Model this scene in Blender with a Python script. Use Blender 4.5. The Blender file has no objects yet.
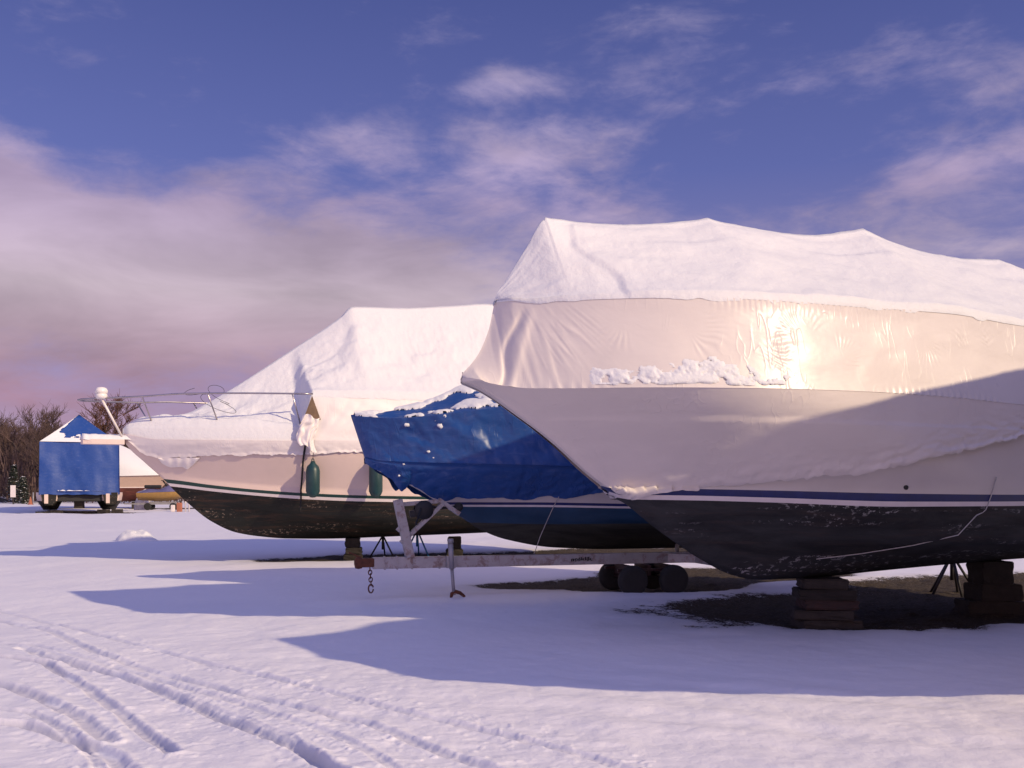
import bpy, bmesh, math, random
import numpy as np
from mathutils import Vector, Matrix

random.seed(7)
scene = bpy.context.scene
col = scene.collection
R = math.radians
EYE = 1.6                     # eye height of the photographer
SUN = Vector((0.736, -0.501, 0.455)).normalized()

# ------------------------------------------------------------------ helpers
def link(o, parent=None):
    col.objects.link(o)
    if parent is not None:
        o.parent = parent
    return o

def tag(o, label=None, cat=None, group=None, kind=None):
    if label: o['label'] = label
    if cat: o['category'] = cat
    if group: o['group'] = group
    if kind: o['kind'] = kind
    return o

def empty(name, loc=(0, 0, 0), rz=0.0):
    o = bpy.data.objects.new(name, None)
    o.empty_display_size = 0.3
    link(o); o.location = loc; o.rotation_euler = (0, 0, rz)
    return o

def copy_tree(o, parent=None):
    c = o.copy(); col.objects.link(c)
    c.parent = parent
    for ch in list(o.children):
        copy_tree(ch, c)
    return c

class MB:
    """collects shapes into one mesh"""
    def __init__(self):
        self.v = []; self.f = []; self.m = []; self.sm = []
    def add(self, vs, fs, mi=0, smooth=True):
        b = len(self.v)
        self.v += [tuple(map(float, p)) for p in vs]
        for f in fs:
            self.f.append(tuple(int(b + i) for i in f)); self.m.append(mi); self.sm.append(smooth)
        return self
    def grid(self, P, mi=0, smooth=True, flip=False, rowmat=None, mask=None):
        """P: array (n, m, 3)"""
        n, m, _ = P.shape
        fs = []; mis = []
        b = len(self.v)
        self.v += [tuple(p) for p in P.reshape(-1, 3).tolist()]
        for i in range(n - 1):
            for j in range(m - 1):
                if mask is not None and not mask[i, j]: continue
                a, c, d, e = b + i*m + j, b + i*m + j + 1, b + (i+1)*m + j + 1, b + (i+1)*m + j
                self.f.append((a, e, d, c) if flip else (a, c, d, e))
                self.m.append(rowmat[j] if rowmat is not None else mi); self.sm.append(smooth)
        return self
    def box(self, c, s, rot=None, mi=0, bev=0.0):
        bm = bmesh.new()
        bmesh.ops.create_cube(bm, size=1.0)
        for v in bm.verts: v.co = Vector((v.co.x*s[0], v.co.y*s[1], v.co.z*s[2]))
        if bev > 0:
            bmesh.ops.bevel(bm, geom=bm.edges[:], offset=bev, segments=2, affect='EDGES', profile=0.6)
        M = Matrix.Translation(Vector(c)) @ (rot.to_4x4() if rot else Matrix.Identity(4))
        bm.transform(M)
        bm.verts.index_update()
        self.add([v.co[:] for v in bm.verts], [[v.index for v in f.verts] for f in bm.faces], mi, False)
        bm.free(); return self
    def bar(self, p, q, w, h, mi=0, bev=0.004, up=Vector((0, 0, 1))):
        p = Vector(p); q = Vector(q); x = (q - p); L = x.length; x.normalize()
        y = up.cross(x)
        if y.length < 1e-4: y = Vector((0, 1, 0)).cross(x)
        y.normalize(); z = x.cross(y)
        rot = Matrix((x, y, z)).transposed()
        return self.box((p+q)/2, (L, w, h), rot, mi, bev)
    def tube(self, pts, r, n=8, mi=0, caps=True):
        pts = [Vector(p) for p in pts]
        rs = r if isinstance(r, (list, tuple)) else [r]*len(pts)
        vs = []; fs = []
        t0 = (pts[1]-pts[0]).normalized()
        a = t0.orthogonal().normalized()
        for i, p in enumerate(pts):
            if i == 0: t = pts[1]-pts[0]
            elif i == len(pts)-1: t = pts[-1]-pts[-2]
            else: t = pts[i+1]-pts[i-1]
            t.normalize()
            a = (a - t*a.dot(t))
            if a.length < 1e-5: a = t.orthogonal()
            a.normalize(); bb = t.cross(a)
            for k in range(n):
                an = 2*math.pi*k/n
                vs.append(p + (a*math.cos(an) + bb*math.sin(an))*rs[i])
        for i in range(len(pts)-1):
            for k in range(n):
                fs.append((i*n+k, i*n+(k+1) % n, (i+1)*n+(k+1) % n, (i+1)*n+k))
        if caps:
            fs.append(tuple(range(n-1, -1, -1))); fs.append(tuple((len(pts)-1)*n+k for k in range(n)))
        return self.add(vs, fs, mi, True)
    def lathe(self, prof, c=(0, 0, 0), n=20, axis='Z', mi=0):
        vs = []; fs = []
        for (r, z) in prof:
            for k in range(n):
                a = 2*math.pi*k/n
                x, y = r*math.cos(a), r*math.sin(a)
                p = (x, y, z) if axis == 'Z' else ((z, x, y) if axis == 'X' else (x, z, y))
                vs.append((p[0]+c[0], p[1]+c[1], p[2]+c[2]))
        for i in range(len(prof)-1):
            for k in range(n):
                fs.append((i*n+k, i*n+(k+1) % n, (i+1)*n+(k+1) % n, (i+1)*n+k))
        fs.append(tuple(range(n-1, -1, -1))); fs.append(tuple((len(prof)-1)*n+k for k in range(n)))
        return self.add(vs, fs, mi, True)
    def build(self, name, mat, parent=None, recalc=True, loc=None, rz=0.0):
        me = bpy.data.meshes.new(name)
        me.from_pydata(self.v, [], self.f)
        mats = mat if isinstance(mat, (list, tuple)) else [mat]
        for m in mats: me.materials.append(m)
        me.polygons.foreach_set('material_index', self.m)
        me.polygons.foreach_set('use_smooth', self.sm)
        if recalc:
            bm = bmesh.new(); bm.from_mesh(me)
            bmesh.ops.remove_doubles(bm, verts=bm.verts, dist=0.0004)
            bmesh.ops.recalc_face_normals(bm, faces=bm.faces)
            bm.to_mesh(me); bm.free()
        me.update()
        o = bpy.data.objects.new(name, me)
        link(o, parent)
        if loc is not None: o.location = loc
        o.rotation_euler = (0, 0, rz)
        return o

# --- smooth table interpolation (monotone cubic) and lattice noise
def curve(tab):
    tab = sorted(tab); x = np.array([t[0] for t in tab], float); y = np.array([t[1] for t in tab], float)
    h = np.diff(x); d = np.diff(y)/h
    m = np.zeros(len(x)); m[0] = d[0]; m[-1] = d[-1]
    for i in range(1, len(x)-1):
        m[i] = 0 if d[i-1]*d[i] <= 0 else 2*d[i-1]*d[i]/(d[i-1]+d[i])
    def f(s):
        s = np.clip(np.asarray(s, float), x[0], x[-1])
        i = np.clip(np.searchsorted(x, s, side='right')-1, 0, len(x)-2)
        t = (s-x[i])/h[i]
        return ((2*t**3-3*t**2+1)*y[i] + (t**3-2*t**2+t)*h[i]*m[i] + (-2*t**3+3*t**2)*y[i+1] + (t**3-t**2)*h[i]*m[i+1])
    return f

_rng = np.random.RandomState(3)
_LAT = _rng.rand(256, 256)
def vnoise(x, y, seed=0):
    x = np.asarray(x, float)+seed*17.3; y = np.asarray(y, float)+seed*9.1
    xi = np.floor(x).astype(int); yi = np.floor(y).astype(int)
    fx = x-xi; fy = y-yi
    fx = fx*fx*fx*(fx*(fx*6-15)+10); fy = fy*fy*fy*(fy*(fy*6-15)+10)
    g = lambda a, b: _LAT[a & 255, b & 255]
    return ((g(xi, yi)*(1-fx)+g(xi+1, yi)*fx)*(1-fy) + (g(xi, yi+1)*(1-fx)+g(xi+1, yi+1)*fx)*fy)*2-1
def fbm(x, y, o=4, seed=0, g=0.5):
    a = 1.0; r = 0
    for k in range(o):
        r = r + a*vnoise(x*2**k, y*2**k, seed+k*3); a *= g
    return r
def sstep(a, b, x):
    t = np.clip((x-a)/(b-a), 0, 1); return t*t*(3-2*t)

# ------------------------------------------------------------------ materials
class NT:
    def __init__(self, tree):
        self.t = tree; self.n = tree.nodes; self.l = tree.links
    def node(self, typ, **kw):
        nd = self.n.new(typ)
        for k, v in kw.items(): setattr(nd, k, v)
        return nd
    def set(self, inp, v):
        if isinstance(v, bpy.types.NodeSocket): self.l.new(v, inp)
        elif v is not None: inp.default_value = v
    def math(self, op, a, b=None, c=None, clamp=False):
        nd = self.node('ShaderNodeMath', operation=op); nd.use_clamp = clamp
        self.set(nd.inputs[0], a); self.set(nd.inputs[1], b)
        if c is not None: self.set(nd.inputs[2], c)
        return nd.outputs[0]
    def noise(self, vec, scale, detail=4, rough=0.55, dist=0.0, out=0):
        nd = self.node('ShaderNodeTexNoise')
        self.set(nd.inputs['Vector'], vec)
        nd.inputs['Scale'].default_value = scale; nd.inputs['Detail'].default_value = detail
        nd.inputs['Roughness'].default_value = rough; nd.inputs['Distortion'].default_value = dist
        return nd.outputs[out]
    def mapping(self, vec, scale=(1, 1, 1), rot=(0, 0, 0), loc=(0, 0, 0)):
        nd = self.node('ShaderNodeMapping'); self.set(nd.inputs[0], vec)
        nd.inputs['Scale'].default_value = scale; nd.inputs['Rotation'].default_value = rot; nd.inputs['Location'].default_value = loc
        return nd.outputs[0]
    def ramp(self, fac, stops, interp='LINEAR'):
        nd = self.node('ShaderNodeValToRGB'); nd.color_ramp.interpolation = interp
        cr = nd.color_ramp
        while len(cr.elements) < len(stops): cr.elements.new(0.5)
        for e, (p, c) in zip(cr.elements, stops):
            e.position = p; e.color = (c, c, c, 1) if not isinstance(c, (tuple, list)) else (*c[:3], 1)
        self.set(nd.inputs[0], fac); return nd.outputs[0]
    def mix(self, fac, a, b, blend='MIX'):
        nd = self.node('ShaderNodeMix', data_type='RGBA', blend_type=blend)
        f = lambda v: (*v, 1) if isinstance(v, (tuple, list)) and len(v) == 3 else v
        self.set(nd.inputs[0], fac); self.set(nd.inputs[6], f(a)); self.set(nd.inputs[7], f(b))
        return nd.outputs[2]
    def bump(self, h, strength, dist, nrm=None):
        nd = self.node('ShaderNodeBump'); nd.inputs['Strength'].default_value = strength
        nd.inputs['Distance'].default_value = dist; self.set(nd.inputs['Height'], h)
        if nrm is not None: self.set(nd.inputs['Normal'], nrm)
        return nd.outputs[0]
    def coord(self, which='Object'):
        return self.node('ShaderNodeTexCoord').outputs[which]

def material(name, build):
    m = bpy.data.materials.new(name); m.use_nodes = True
    t = NT(m.node_tree); b = m.node_tree.nodes['Principled BSDF']
    build(t, b); return m

def simple(name, colr, rough=0.5, metal=0.0, var=0.12, scale=6.0, bump=0.15, bdist=0.004, spec=0.5, dirt=None, dirt_amt=0.5):
    def f(t, b):
        c = t.coord()
        n = t.noise(c, scale, 5, 0.6)
        n2 = t.noise(c, scale*7, 3, 0.6)
        lo = tuple(x*(1-var) for x in colr); hi = tuple(min(1, x*(1+var)) for x in colr)
        cc = t.mix(t.ramp(n, [(0.3, 0.0), (0.7, 1.0)]), lo, hi)
        if dirt:
            cc = t.mix(t.math('MULTIPLY', t.ramp(t.noise(c, scale*1.7, 6, 0.7, 0.5), [(0.5, 0.0), (0.62, 1.0)]), dirt_amt), cc, dirt)
        t.set(b.inputs['Base Color'], cc)
        b.inputs['Metallic'].default_value = metal
        b.inputs['Specular IOR Level'].default_value = spec
        t.set(b.inputs['Roughness'], t.math('ADD', t.math('MULTIPLY', n, 0.2), rough-0.1))
        t.set(b.inputs['Normal'], t.bump(n2, bump, bdist))
    return material(name, f)

def mk_snow(name, base=(0.86, 0.855, 0.87), fine=60, amt=0.35):
    def f(t, b):
        c = t.coord()
        n = t.noise(c, 1.3, 5, 0.6)
        t.set(b.inputs['Base Color'], t.mix(n, tuple(x*0.95 for x in base), base))
        b.inputs['Roughness'].default_value = 0.62
        b.inputs['Specular IOR Level'].default_value = 0.25
        b.inputs['Sheen Weight'].default_value = 0.15
        h1 = t.noise(c, 9, 4, 0.6); h2 = t.noise(c, fine, 3, 0.65)
        nb = t.bump(h1, amt, 0.035); t.set(b.inputs['Normal'], t.bump(h2, amt, 0.006, nb))
    return material(name, f)
M = {}
M['snow'] = mk_snow('snow_cover', (0.70, 0.69, 0.70))

def ground_mat(t, b):
    c = t.coord()
    at = t.node('ShaderNodeAttribute', attribute_name='dirt').outputs['Fac']
    n = t.noise(c, 0.6, 5, 0.6); n2 = t.noise(c, 7, 6, 0.7); n3 = t.noise(c, 34, 4, 0.7)
    edge = t.math('ADD', at, t.math('MULTIPLY', t.math('SUBTRACT', n2, 0.5), 0.55))
    edge = t.math('ADD', edge, t.math('MULTIPLY', t.math('SUBTRACT', n3, 0.5), 0.45))
    mask = t.ramp(edge, [(0.47, 0.0), (0.53, 1.0)])
    # thin melting snow round the bare soil is greyer
    thin = t.ramp(at, [(0.1, 0.0), (0.5, 1.0)])
    snow = t.mix(n, (0.74, 0.71, 0.75), (0.81, 0.785, 0.81))
    rsh = t.node('ShaderNodeAttribute', attribute_name='rut_shade').outputs['Fac']
    snow = t.mix(t.math('MULTIPLY', rsh, t.math('ADD', 0.35, t.math('MULTIPLY', n2, 0.6))), snow, (0.42, 0.40, 0.47))      # shade in the wheel tracks, painted into the snow colour
    snow = t.mix(t.math('MULTIPLY', thin, 0.45), snow, (0.50, 0.47, 0.44))
    soil = t.ramp(t.noise(c, 22, 6, 0.75), [(0.25, (0.026, 0.019, 0.012)), (0.55, (0.075, 0.055, 0.036)), (0.75, (0.20, 0.155, 0.10))])
    # crumbs of snow scattered on the soil
    crumbs = t.ramp(t.noise(c, 55, 2, 0.5), [(0.66, 0.0), (0.70, 1.0)])
    soil = t.mix(t.math('MULTIPLY', crumbs, t.math('SUBTRACT', 1.0, t.ramp(at, [(0.5, 0.0), (0.85, 1.0)]))), soil, (0.6, 0.6, 0.62))
    t.set(b.inputs['Base Color'], t.mix(mask, snow, soil))
    t.set(b.inputs['Roughness'], t.math('ADD', 0.6, t.math('MULTIPLY', mask, 0.3)))
    b.inputs['Specular IOR Level'].default_value = 0.25
    h1 = t.noise(c, 5, 5, 0.6); h2 = t.noise(c, 40, 4, 0.7)
    amp = t.math('ADD', 0.0045, t.math('MULTIPLY', mask, 0.05))
    hh = t.math('MULTIPLY', t.noise(c, 45, 5, 0.75), amp)
    nb = t.bump(h1, 0.16, 0.05)
    t.set(b.inputs['Normal'], t.bump(hh, 0.9, 1.0, nb))
M['ground'] = material('snow_ground', ground_mat)

def mk_wrap(name, base, rough=0.34, wr=1.0, dusty=0.0, spec=0.4):
    """tight plastic sheeting with tension wrinkles; object x runs along the boat"""
    def f(t, b):
        c = t.coord()
        n = t.noise(c, 1.1, 4, 0.6, 0.4)
        cc = t.mix(t.ramp(n, [(0.3, 0.0), (0.7, 1.0)]), tuple(x*0.93 for x in base), base)
        if dusty > 0:
            fr = t.ramp(t.noise(t.mapping(c, (1, 1, 2.2)), 5, 7, 0.72, 0.6), [(0.52, 0.0), (0.66, 1.0)])
            cc = t.mix(t.math('MULTIPLY', fr, dusty), cc, (0.72, 0.72, 0.78))
        t.set(b.inputs['Base Color'], cc)
        t.set(b.inputs['Roughness'], t.math('ADD', rough-0.06, t.math('MULTIPLY', t.noise(c, 6, 4, 0.6), 0.14)))
        b.inputs['Specular IOR Level'].default_value = spec
        # broad billows, long thin creases
        w1 = t.noise(t.mapping(c, (1.0, 1.0, 1.9)), 1.6, 3, 0.5, 0.15)
        a = t.noise(t.mapping(c, (5.0, 5.0, 1.0), rot=(0, 0.5, 0)), 1.7, 1, 0.4, 0.5)
        ridg = t.math('POWER', t.math('SUBTRACT', 1.0, t.math('ABSOLUTE', t.math('SUBTRACT', t.math('MULTIPLY', a, 2.0), 1.0))), 18.0)
        msk = t.ramp(t.noise(c, 1.3, 2, 0.5), [(0.50, 0.0), (0.62, 1.0)])
        nb = t.bump(w1, 0.35*wr, 0.04)
        nb = t.bump(t.math('MULTIPLY', ridg, msk), 0.30*wr, 0.008, nb)
        t.set(b.inputs['Normal'], t.bump(t.noise(c, 60, 3, 0.6), 0.10, 0.003, nb))
    return material(name, f)
M['wrap'] = mk_wrap('white_shrink_wrap', (0.685, 0.615, 0.575), 0.29, spec=0.25)
M['wrap_far'] = mk_wrap('white_shrink_wrap_dull', (0.78, 0.71, 0.68), 0.5)
M['tarp'] = mk_wrap('blue_tarpaulin', (0.013, 0.062, 0.235), 0.36, wr=2.2, dusty=0.035)
M['tarp_far'] = mk_wrap('blue_tarpaulin_frosted', (0.010, 0.052, 0.24), 0.45, wr=1.2, dusty=0.035)
M['gelcoat'] = simple('white_gelcoat', (0.60, 0.54, 0.50), 0.32, var=0.05, scale=1.5, bump=0.05)
M['gelcoat_far'] = simple('cream_gelcoat', (0.66, 0.52, 0.46), 0.40, var=0.05, scale=1.5, bump=0.05)
M['navy'] = simple('navy_stripe', (0.012, 0.018, 0.10), 0.35, var=0.2, bump=0.05)
M['green'] = simple('green_stripe', (0.008, 0.035, 0.028), 0.4, var=0.2, bump=0.05)
M['whiteline'] = simple('white_boot_line', (0.70, 0.62, 0.60), 0.4, var=0.06, bump=0.05)
M['teal'] = simple('teal_hull_paint', (0.012, 0.045, 0.095), 0.35, var=0.25, scale=2, bump=0.05)

def mk_bottom(name, base, chips, thr=0.60, rust=(0.10, 0.05, 0.03)):
    def f(t, b):
        c = t.coord()
        n = t.noise(t.mapping(c, (0.6, 1, 3)), 1.6, 5, 0.65, 0.5)
        cc = t.mix(t.ramp(n, [(0.35, 0.0), (0.7, 1.0)]), tuple(x*0.55 for x in base), tuple(x*1.7 for x in base))
        st = t.ramp(t.noise(t.mapping(c, (0.5, 1, 6)), 2.3, 6, 0.7, 0.3), [(0.50, 0.0), (0.68, 1.0)])
        cc = t.mix(t.math('MULTIPLY', st, 0.55), cc, rust)
        band = t.ramp(t.noise(t.mapping(c, (0.25, 0.4, 4.5), loc=(0, 0, 0.3)), 1.7, 3, 0.5), [(0.50, 0.0), (0.60, 1.0)])
        ch = t.ramp(t.noise(t.mapping(c, (1, 1, 1.8)), 13, 5, 0.7, 0.4), [(thr, 0.0), (thr+0.03, 1.0)])
        cc = t.mix(t.math('MULTIPLY', ch, band), cc, chips)
        t.set(b.inputs['Base Color'], cc)
        b.inputs['Roughness'].default_value = 0.7
        b.inputs['Specular IOR Level'].default_value = 0.3
        t.set(b.inputs['Normal'], t.bump(t.noise(c, 25, 5, 0.7), 0.4, 0.01))
    return material(name, f)
M['bottom'] = mk_bottom('black_antifouling', (0.028, 0.028, 0.027), (0.34, 0.32, 0.31), 0.565, (0.06, 0.042, 0.034))
M['bottom_far'] = mk_bottom('black_antifouling_far', (0.010, 0.011, 0.010), (0.24, 0.18, 0.14), 0.58, (0.075, 0.036, 0.022))
M['bottom_blue'] = mk_bottom('grey_green_bottom_paint', (0.045, 0.045, 0.035), (0.10, 0.10, 0.09), 0.75, (0.07, 0.065, 0.05))
M['red_bottom'] = mk_bottom('red_brown_bottom_paint', (0.10, 0.030, 0.025), (0.2, 0.1, 0.08), 0.7)
M['steel'] = simple('stainless_rail', (0.42, 0.38, 0.38), 0.3, 0.9, bump=0.05)
M['whitepaint'] = simple('white_painted_metal', (0.72, 0.66, 0.62), 0.4, var=0.05)
M['black'] = simple('black_plastic', (0.012, 0.012, 0.013), 0.6, var=0.3)
M['rope'] = simple('dark_rope', (0.015, 0.014, 0.014), 0.9, var=0.3, scale=60)
M['cord'] = simple('pale_cord', (0.45, 0.42, 0.40), 0.9, var=0.2, scale=60)
M['fender'] = simple('green_fender_vinyl', (0.010, 0.042, 0.044), 0.42, var=0.2, scale=5, bump=0.05)
M['timber'] = simple('weathered_timber', (0.034, 0.027, 0.022), 0.85, var=0.5, scale=7, bump=0.6, bdist=0.01, dirt=(0.03, 0.024, 0.02), dirt_amt=0.8)
M['timber_dark'] = simple('shade_dark_timber', (0.022, 0.018, 0.015), 0.9, var=0.4, scale=7, bump=0.6, bdist=0.01)  # darker copy of the timber, shade under the hulls put into its colour
M['timber_red'] = simple('reddish_timber', (0.040, 0.020, 0.017), 0.85, var=0.35, scale=7, bump=0.6, bdist=0.01, dirt=(0.03, 0.02, 0.018), dirt_amt=0.7)
M['galv'] = simple('galvanised_steel_rusty', (0.36, 0.34, 0.34), 0.5, 0.25, var=0.15, scale=5, dirt=(0.15, 0.05, 0.022), dirt_amt=0.55)
M['galvclean'] = simple('galvanised_steel', (0.30, 0.29, 0.30), 0.5, 0.3, var=0.15, scale=5)
M['rust'] = simple('rusty_steel', (0.11, 0.038, 0.018), 0.85, 0.1, var=0.45, scale=14, bump=0.5)
M['bluepaint'] = simple('blue_stand_paint', (0.02, 0.12, 0.28), 0.5, var=0.2)
M['redpaint'] = simple('red_handle_paint', (0.40, 0.045, 0.03), 0.5, var=0.2)
M['blackpaint'] = simple('black_stand_paint', (0.015, 0.014, 0.018), 0.6, var=0.3)
M['darkred'] = simple('dark_red_mudguard', (0.028, 0.010, 0.010), 0.5, var=0.3)
M['rubber'] = simple('tyre_rubber', (0.014, 0.014, 0.014), 0.8, var=0.3, scale=20)
M['hollow'] = simple('brown_cockpit_trim', (0.16, 0.10, 0.06), 0.8, var=0.3)
M['bark'] = simple('bare_bark', (0.055, 0.040, 0.034), 0.9, var=0.3, scale=3)
M['twig'] = simple('brown_twigs', (0.090, 0.056, 0.048), 0.9, var=0.3, scale=0.4)
M['twig_red'] = simple('reddish_twigs', (0.13, 0.060, 0.036), 0.9, var=0.3, scale=0.4)
M['needle'] = simple('dark_needles', (0.018, 0.028, 0.020), 0.8, var=0.4, scale=1)
M['orange'] = simple('orange_plastic', (0.36, 0.13, 0.07), 0.5, var=0.1)
M['yellow'] = simple('yellow_brown_gelcoat', (0.34, 0.20, 0.06), 0.4, var=0.1)
M['purple'] = simple('violet_gelcoat', (0.13, 0.12, 0.24), 0.4, var=0.1)
M['stone'] = simple('dark_stone', (0.06, 0.06, 0.058), 0.9, var=0.3, scale=2)
M['glass'] = simple('lamp_lens', (0.75, 0.70, 0.66), 0.25, var=0.03, bump=0.02)

# ------------------------------------------------------------------ ground
def gpt(px, py):              # where a spot of the photographed ground lies, from eye height
    D = EYE*1000.0/(py-488.0); return ((px-512.0)/1000.0*D, D)

def seg_dist(X, Y, pts):
    best = np.full(X.shape, 1e9); along = np.zeros(X.shape); acc = 0.0
    for (x0, y0), (x1, y1) in zip(pts[:-1], pts[1:]):
        dx, dy = x1-x0, y1-y0; L = math.hypot(dx, dy)
        t = np.clip(((X-x0)*dx+(Y-y0)*dy)/(L*L), 0, 1)
        cx, cy = X-(x0+t*dx), Y-(y0+t*dy)
        d = np.hypot(cx, cy)*np.sign(dx*cy-dy*cx+1e-12)
        sel = np.abs(d) < np.abs(best)
        best = np.where(sel, d, best); along = np.where(sel, acc+t*L, along); acc += L
    return best, along, acc

RUTS = [  # tyre tracks curving through the foreground: (points, width, depth)
    ([(-40, 655), (10, 659), (42, 664), (70, 678), (105, 699), (134, 720), (162, 739), (172, 748)], 0.046, 0.032),
    ([(20, 650), (81, 667), (116, 674), (158, 688), (197, 704), (246, 724), (299, 746), (338, 768), (380, 800)], 0.056, 0.038),
    ([(-60, 672), (0, 685), (35, 695), (81, 717), (110, 735)], 0.062, 0.030),
    ([(-80, 715), (20, 722), (88, 741), (112, 752), (128, 768), (150, 810)], 0.056, 0.034),
    ([(-60, 612), (0, 620), (53, 632), (95, 653), (158, 671), (211, 684), (299, 707), (365, 721), (425, 742), (500, 765), (560, 790)], 0.05, 0.020),
    ([(-40, 600), (60, 625), (150, 648), (200, 660), (310, 687), (370, 702), (425, 715), (510, 732), (590, 752), (660, 775)], 0.045, 0.015),
    ([(-60, 640), (30, 645), (150, 676), (250, 705), (340, 735), (420, 775)], 0.04, 0.012),
    ([(-60, 630), (40, 652), (110, 672), (200, 700), (290, 735), (345, 775)], 0.035, 0.012),
    ([(-60, 700), (30, 712), (70, 730), (95, 755), (105, 790)], 0.035, 0.018),
]
DIRT = [  # bare ground under the hulls: world ellipses (cx, cy, half length, half width, angle)
    (6.4, 14.0, 5.2, 2.1, 20), (1.9, 16.9, 2.9, 1.15, 14), (3.9, 18.4, 2.7, 1.7, 20), (2.3, 15.9, 1.5, 0.8, 16), (8.8, 16.4, 4.2, 2.4, 24), (2.9, 17.5, 3.0, 1.2, 16), (-2.3, 23.5, 3.6, 1.1, 18), (2.5, 25.5, 4.5, 1.3, 22),
    (11, 15.6, 3.5, 1.5, 24), (-27, 62, 4.0, 2.2, 0), (-24.5, 77, 6, 2, 0),
]
def ground_z(X, Y, want_dirt=False):
    X = np.asarray(X, float); Y = np.asarray(Y, float)
    D = np.hypot(X, Y)
    z = 0.035*fbm(X*0.22, Y*0.22, 3, 1) + 0.012*fbm(X*1.1, Y*0.8, 3, 5)
    near = 1-sstep(13, 22, D)
    z = z + near*0.006*fbm(X*3.6, Y*3.6, 3, 9) + near*0.0014*fbm(X*14, Y*14, 2, 12)
    # wind streaks lying across the right of the foreground
    w = sstep(-1.5, 1.5, X)*(1-sstep(8, 10, D))
    z = z + w*0.012*vnoise((X*0.35+Y)*3.2, (X-Y*0.3)*0.35, 21)
    # trampled, churned band round the tyre tracks
    tr = np.zeros(X.shape); rut_shade = np.zeros(X.shape)
    for pts, wd, dp in RUTS:
        P = [gpt(*p) for p in pts]
        d, al, tot = seg_dist(X, Y, P)
        d = d + 0.02*vnoise(al*3, d*0+1.3, 31)
        fade = 0.70+0.45*sstep(-0.5, 0.3, vnoise(al*0.9, d*0+wd*100, 33))
        rut_shade = np.maximum(rut_shade, np.exp(-(np.abs(d)/wd)**3)*fade*np.minimum(1.0, dp/0.030)*sstep(-0.75, -0.2, vnoise(al*2.2, d*5, 36)))
        k = d/wd
        rut = -1.25*dp*np.exp(-(k**4))*fade
        tread = 0.0018*np.exp(-(k**4))*np.sin(al*2*math.pi/0.09+4*vnoise(al*2, d*4, 34))*(0.6+0.6*vnoise(al*3, d*9, 35))
        rim = dp*0.25*np.exp(-((np.abs(k)-1.55)/0.55)**2)*(0.6+0.7*np.clip(vnoise(al*5, d*5, 37), -0.4, 1))
        z = z + rut + tread*fade + rim
        tr = np.maximum(tr, np.exp(-(d/0.35)**2))
    z = z + tr*0.006*np.clip(fbm(X*8, Y*8, 3, 41), -0.2, 2) + tr*0.014*np.clip(fbm(X*13, Y*13, 2, 44)-0.62, 0, 1) + tr*0.0015*fbm(X*22, Y*22, 2, 43)
    # footprints and lumps in the lower left
    ll = (1-sstep(-1.2, 0.2, X))*(1-sstep(8.5, 10.5, D))
    z = z + ll*0.007*np.clip(fbm(X*5, Y*5, 3, 51)-0.15, 0, 2)
    dirt = np.zeros(X.shape)
    for cx, cy, a, b, an in DIRT:
        c, s = math.cos(R(an)), math.sin(R(an))
        u = ((X-cx)*c+(Y-cy)*s)/a; v = (-(X-cx)*s+(Y-cy)*c)/b
        q = 1-np.sqrt(u*u+v*v)
        dirt = np.maximum(dirt, np.clip(q*1.6+0.42, 0, 1))
    dirt = np.clip(dirt + 0.16*fbm(X*1.3, Y*1.3, 3, 61)*(dirt > 0.02), 0, 1)
    rut_shade = np.clip(rut_shade, 0, 1)
    z = z - 0.05*sstep(0.35, 0.75, dirt) + 0.02*sstep(0.4, 0.6, dirt)*fbm(X*6, Y*6, 3, 63)
    far = sstep(22, 60, D)
    z = z + far*(0.10*fbm(X*0.06, Y*0.10, 3, 71))
    return (z, dirt, rut_shade) if want_dirt else z

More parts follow.
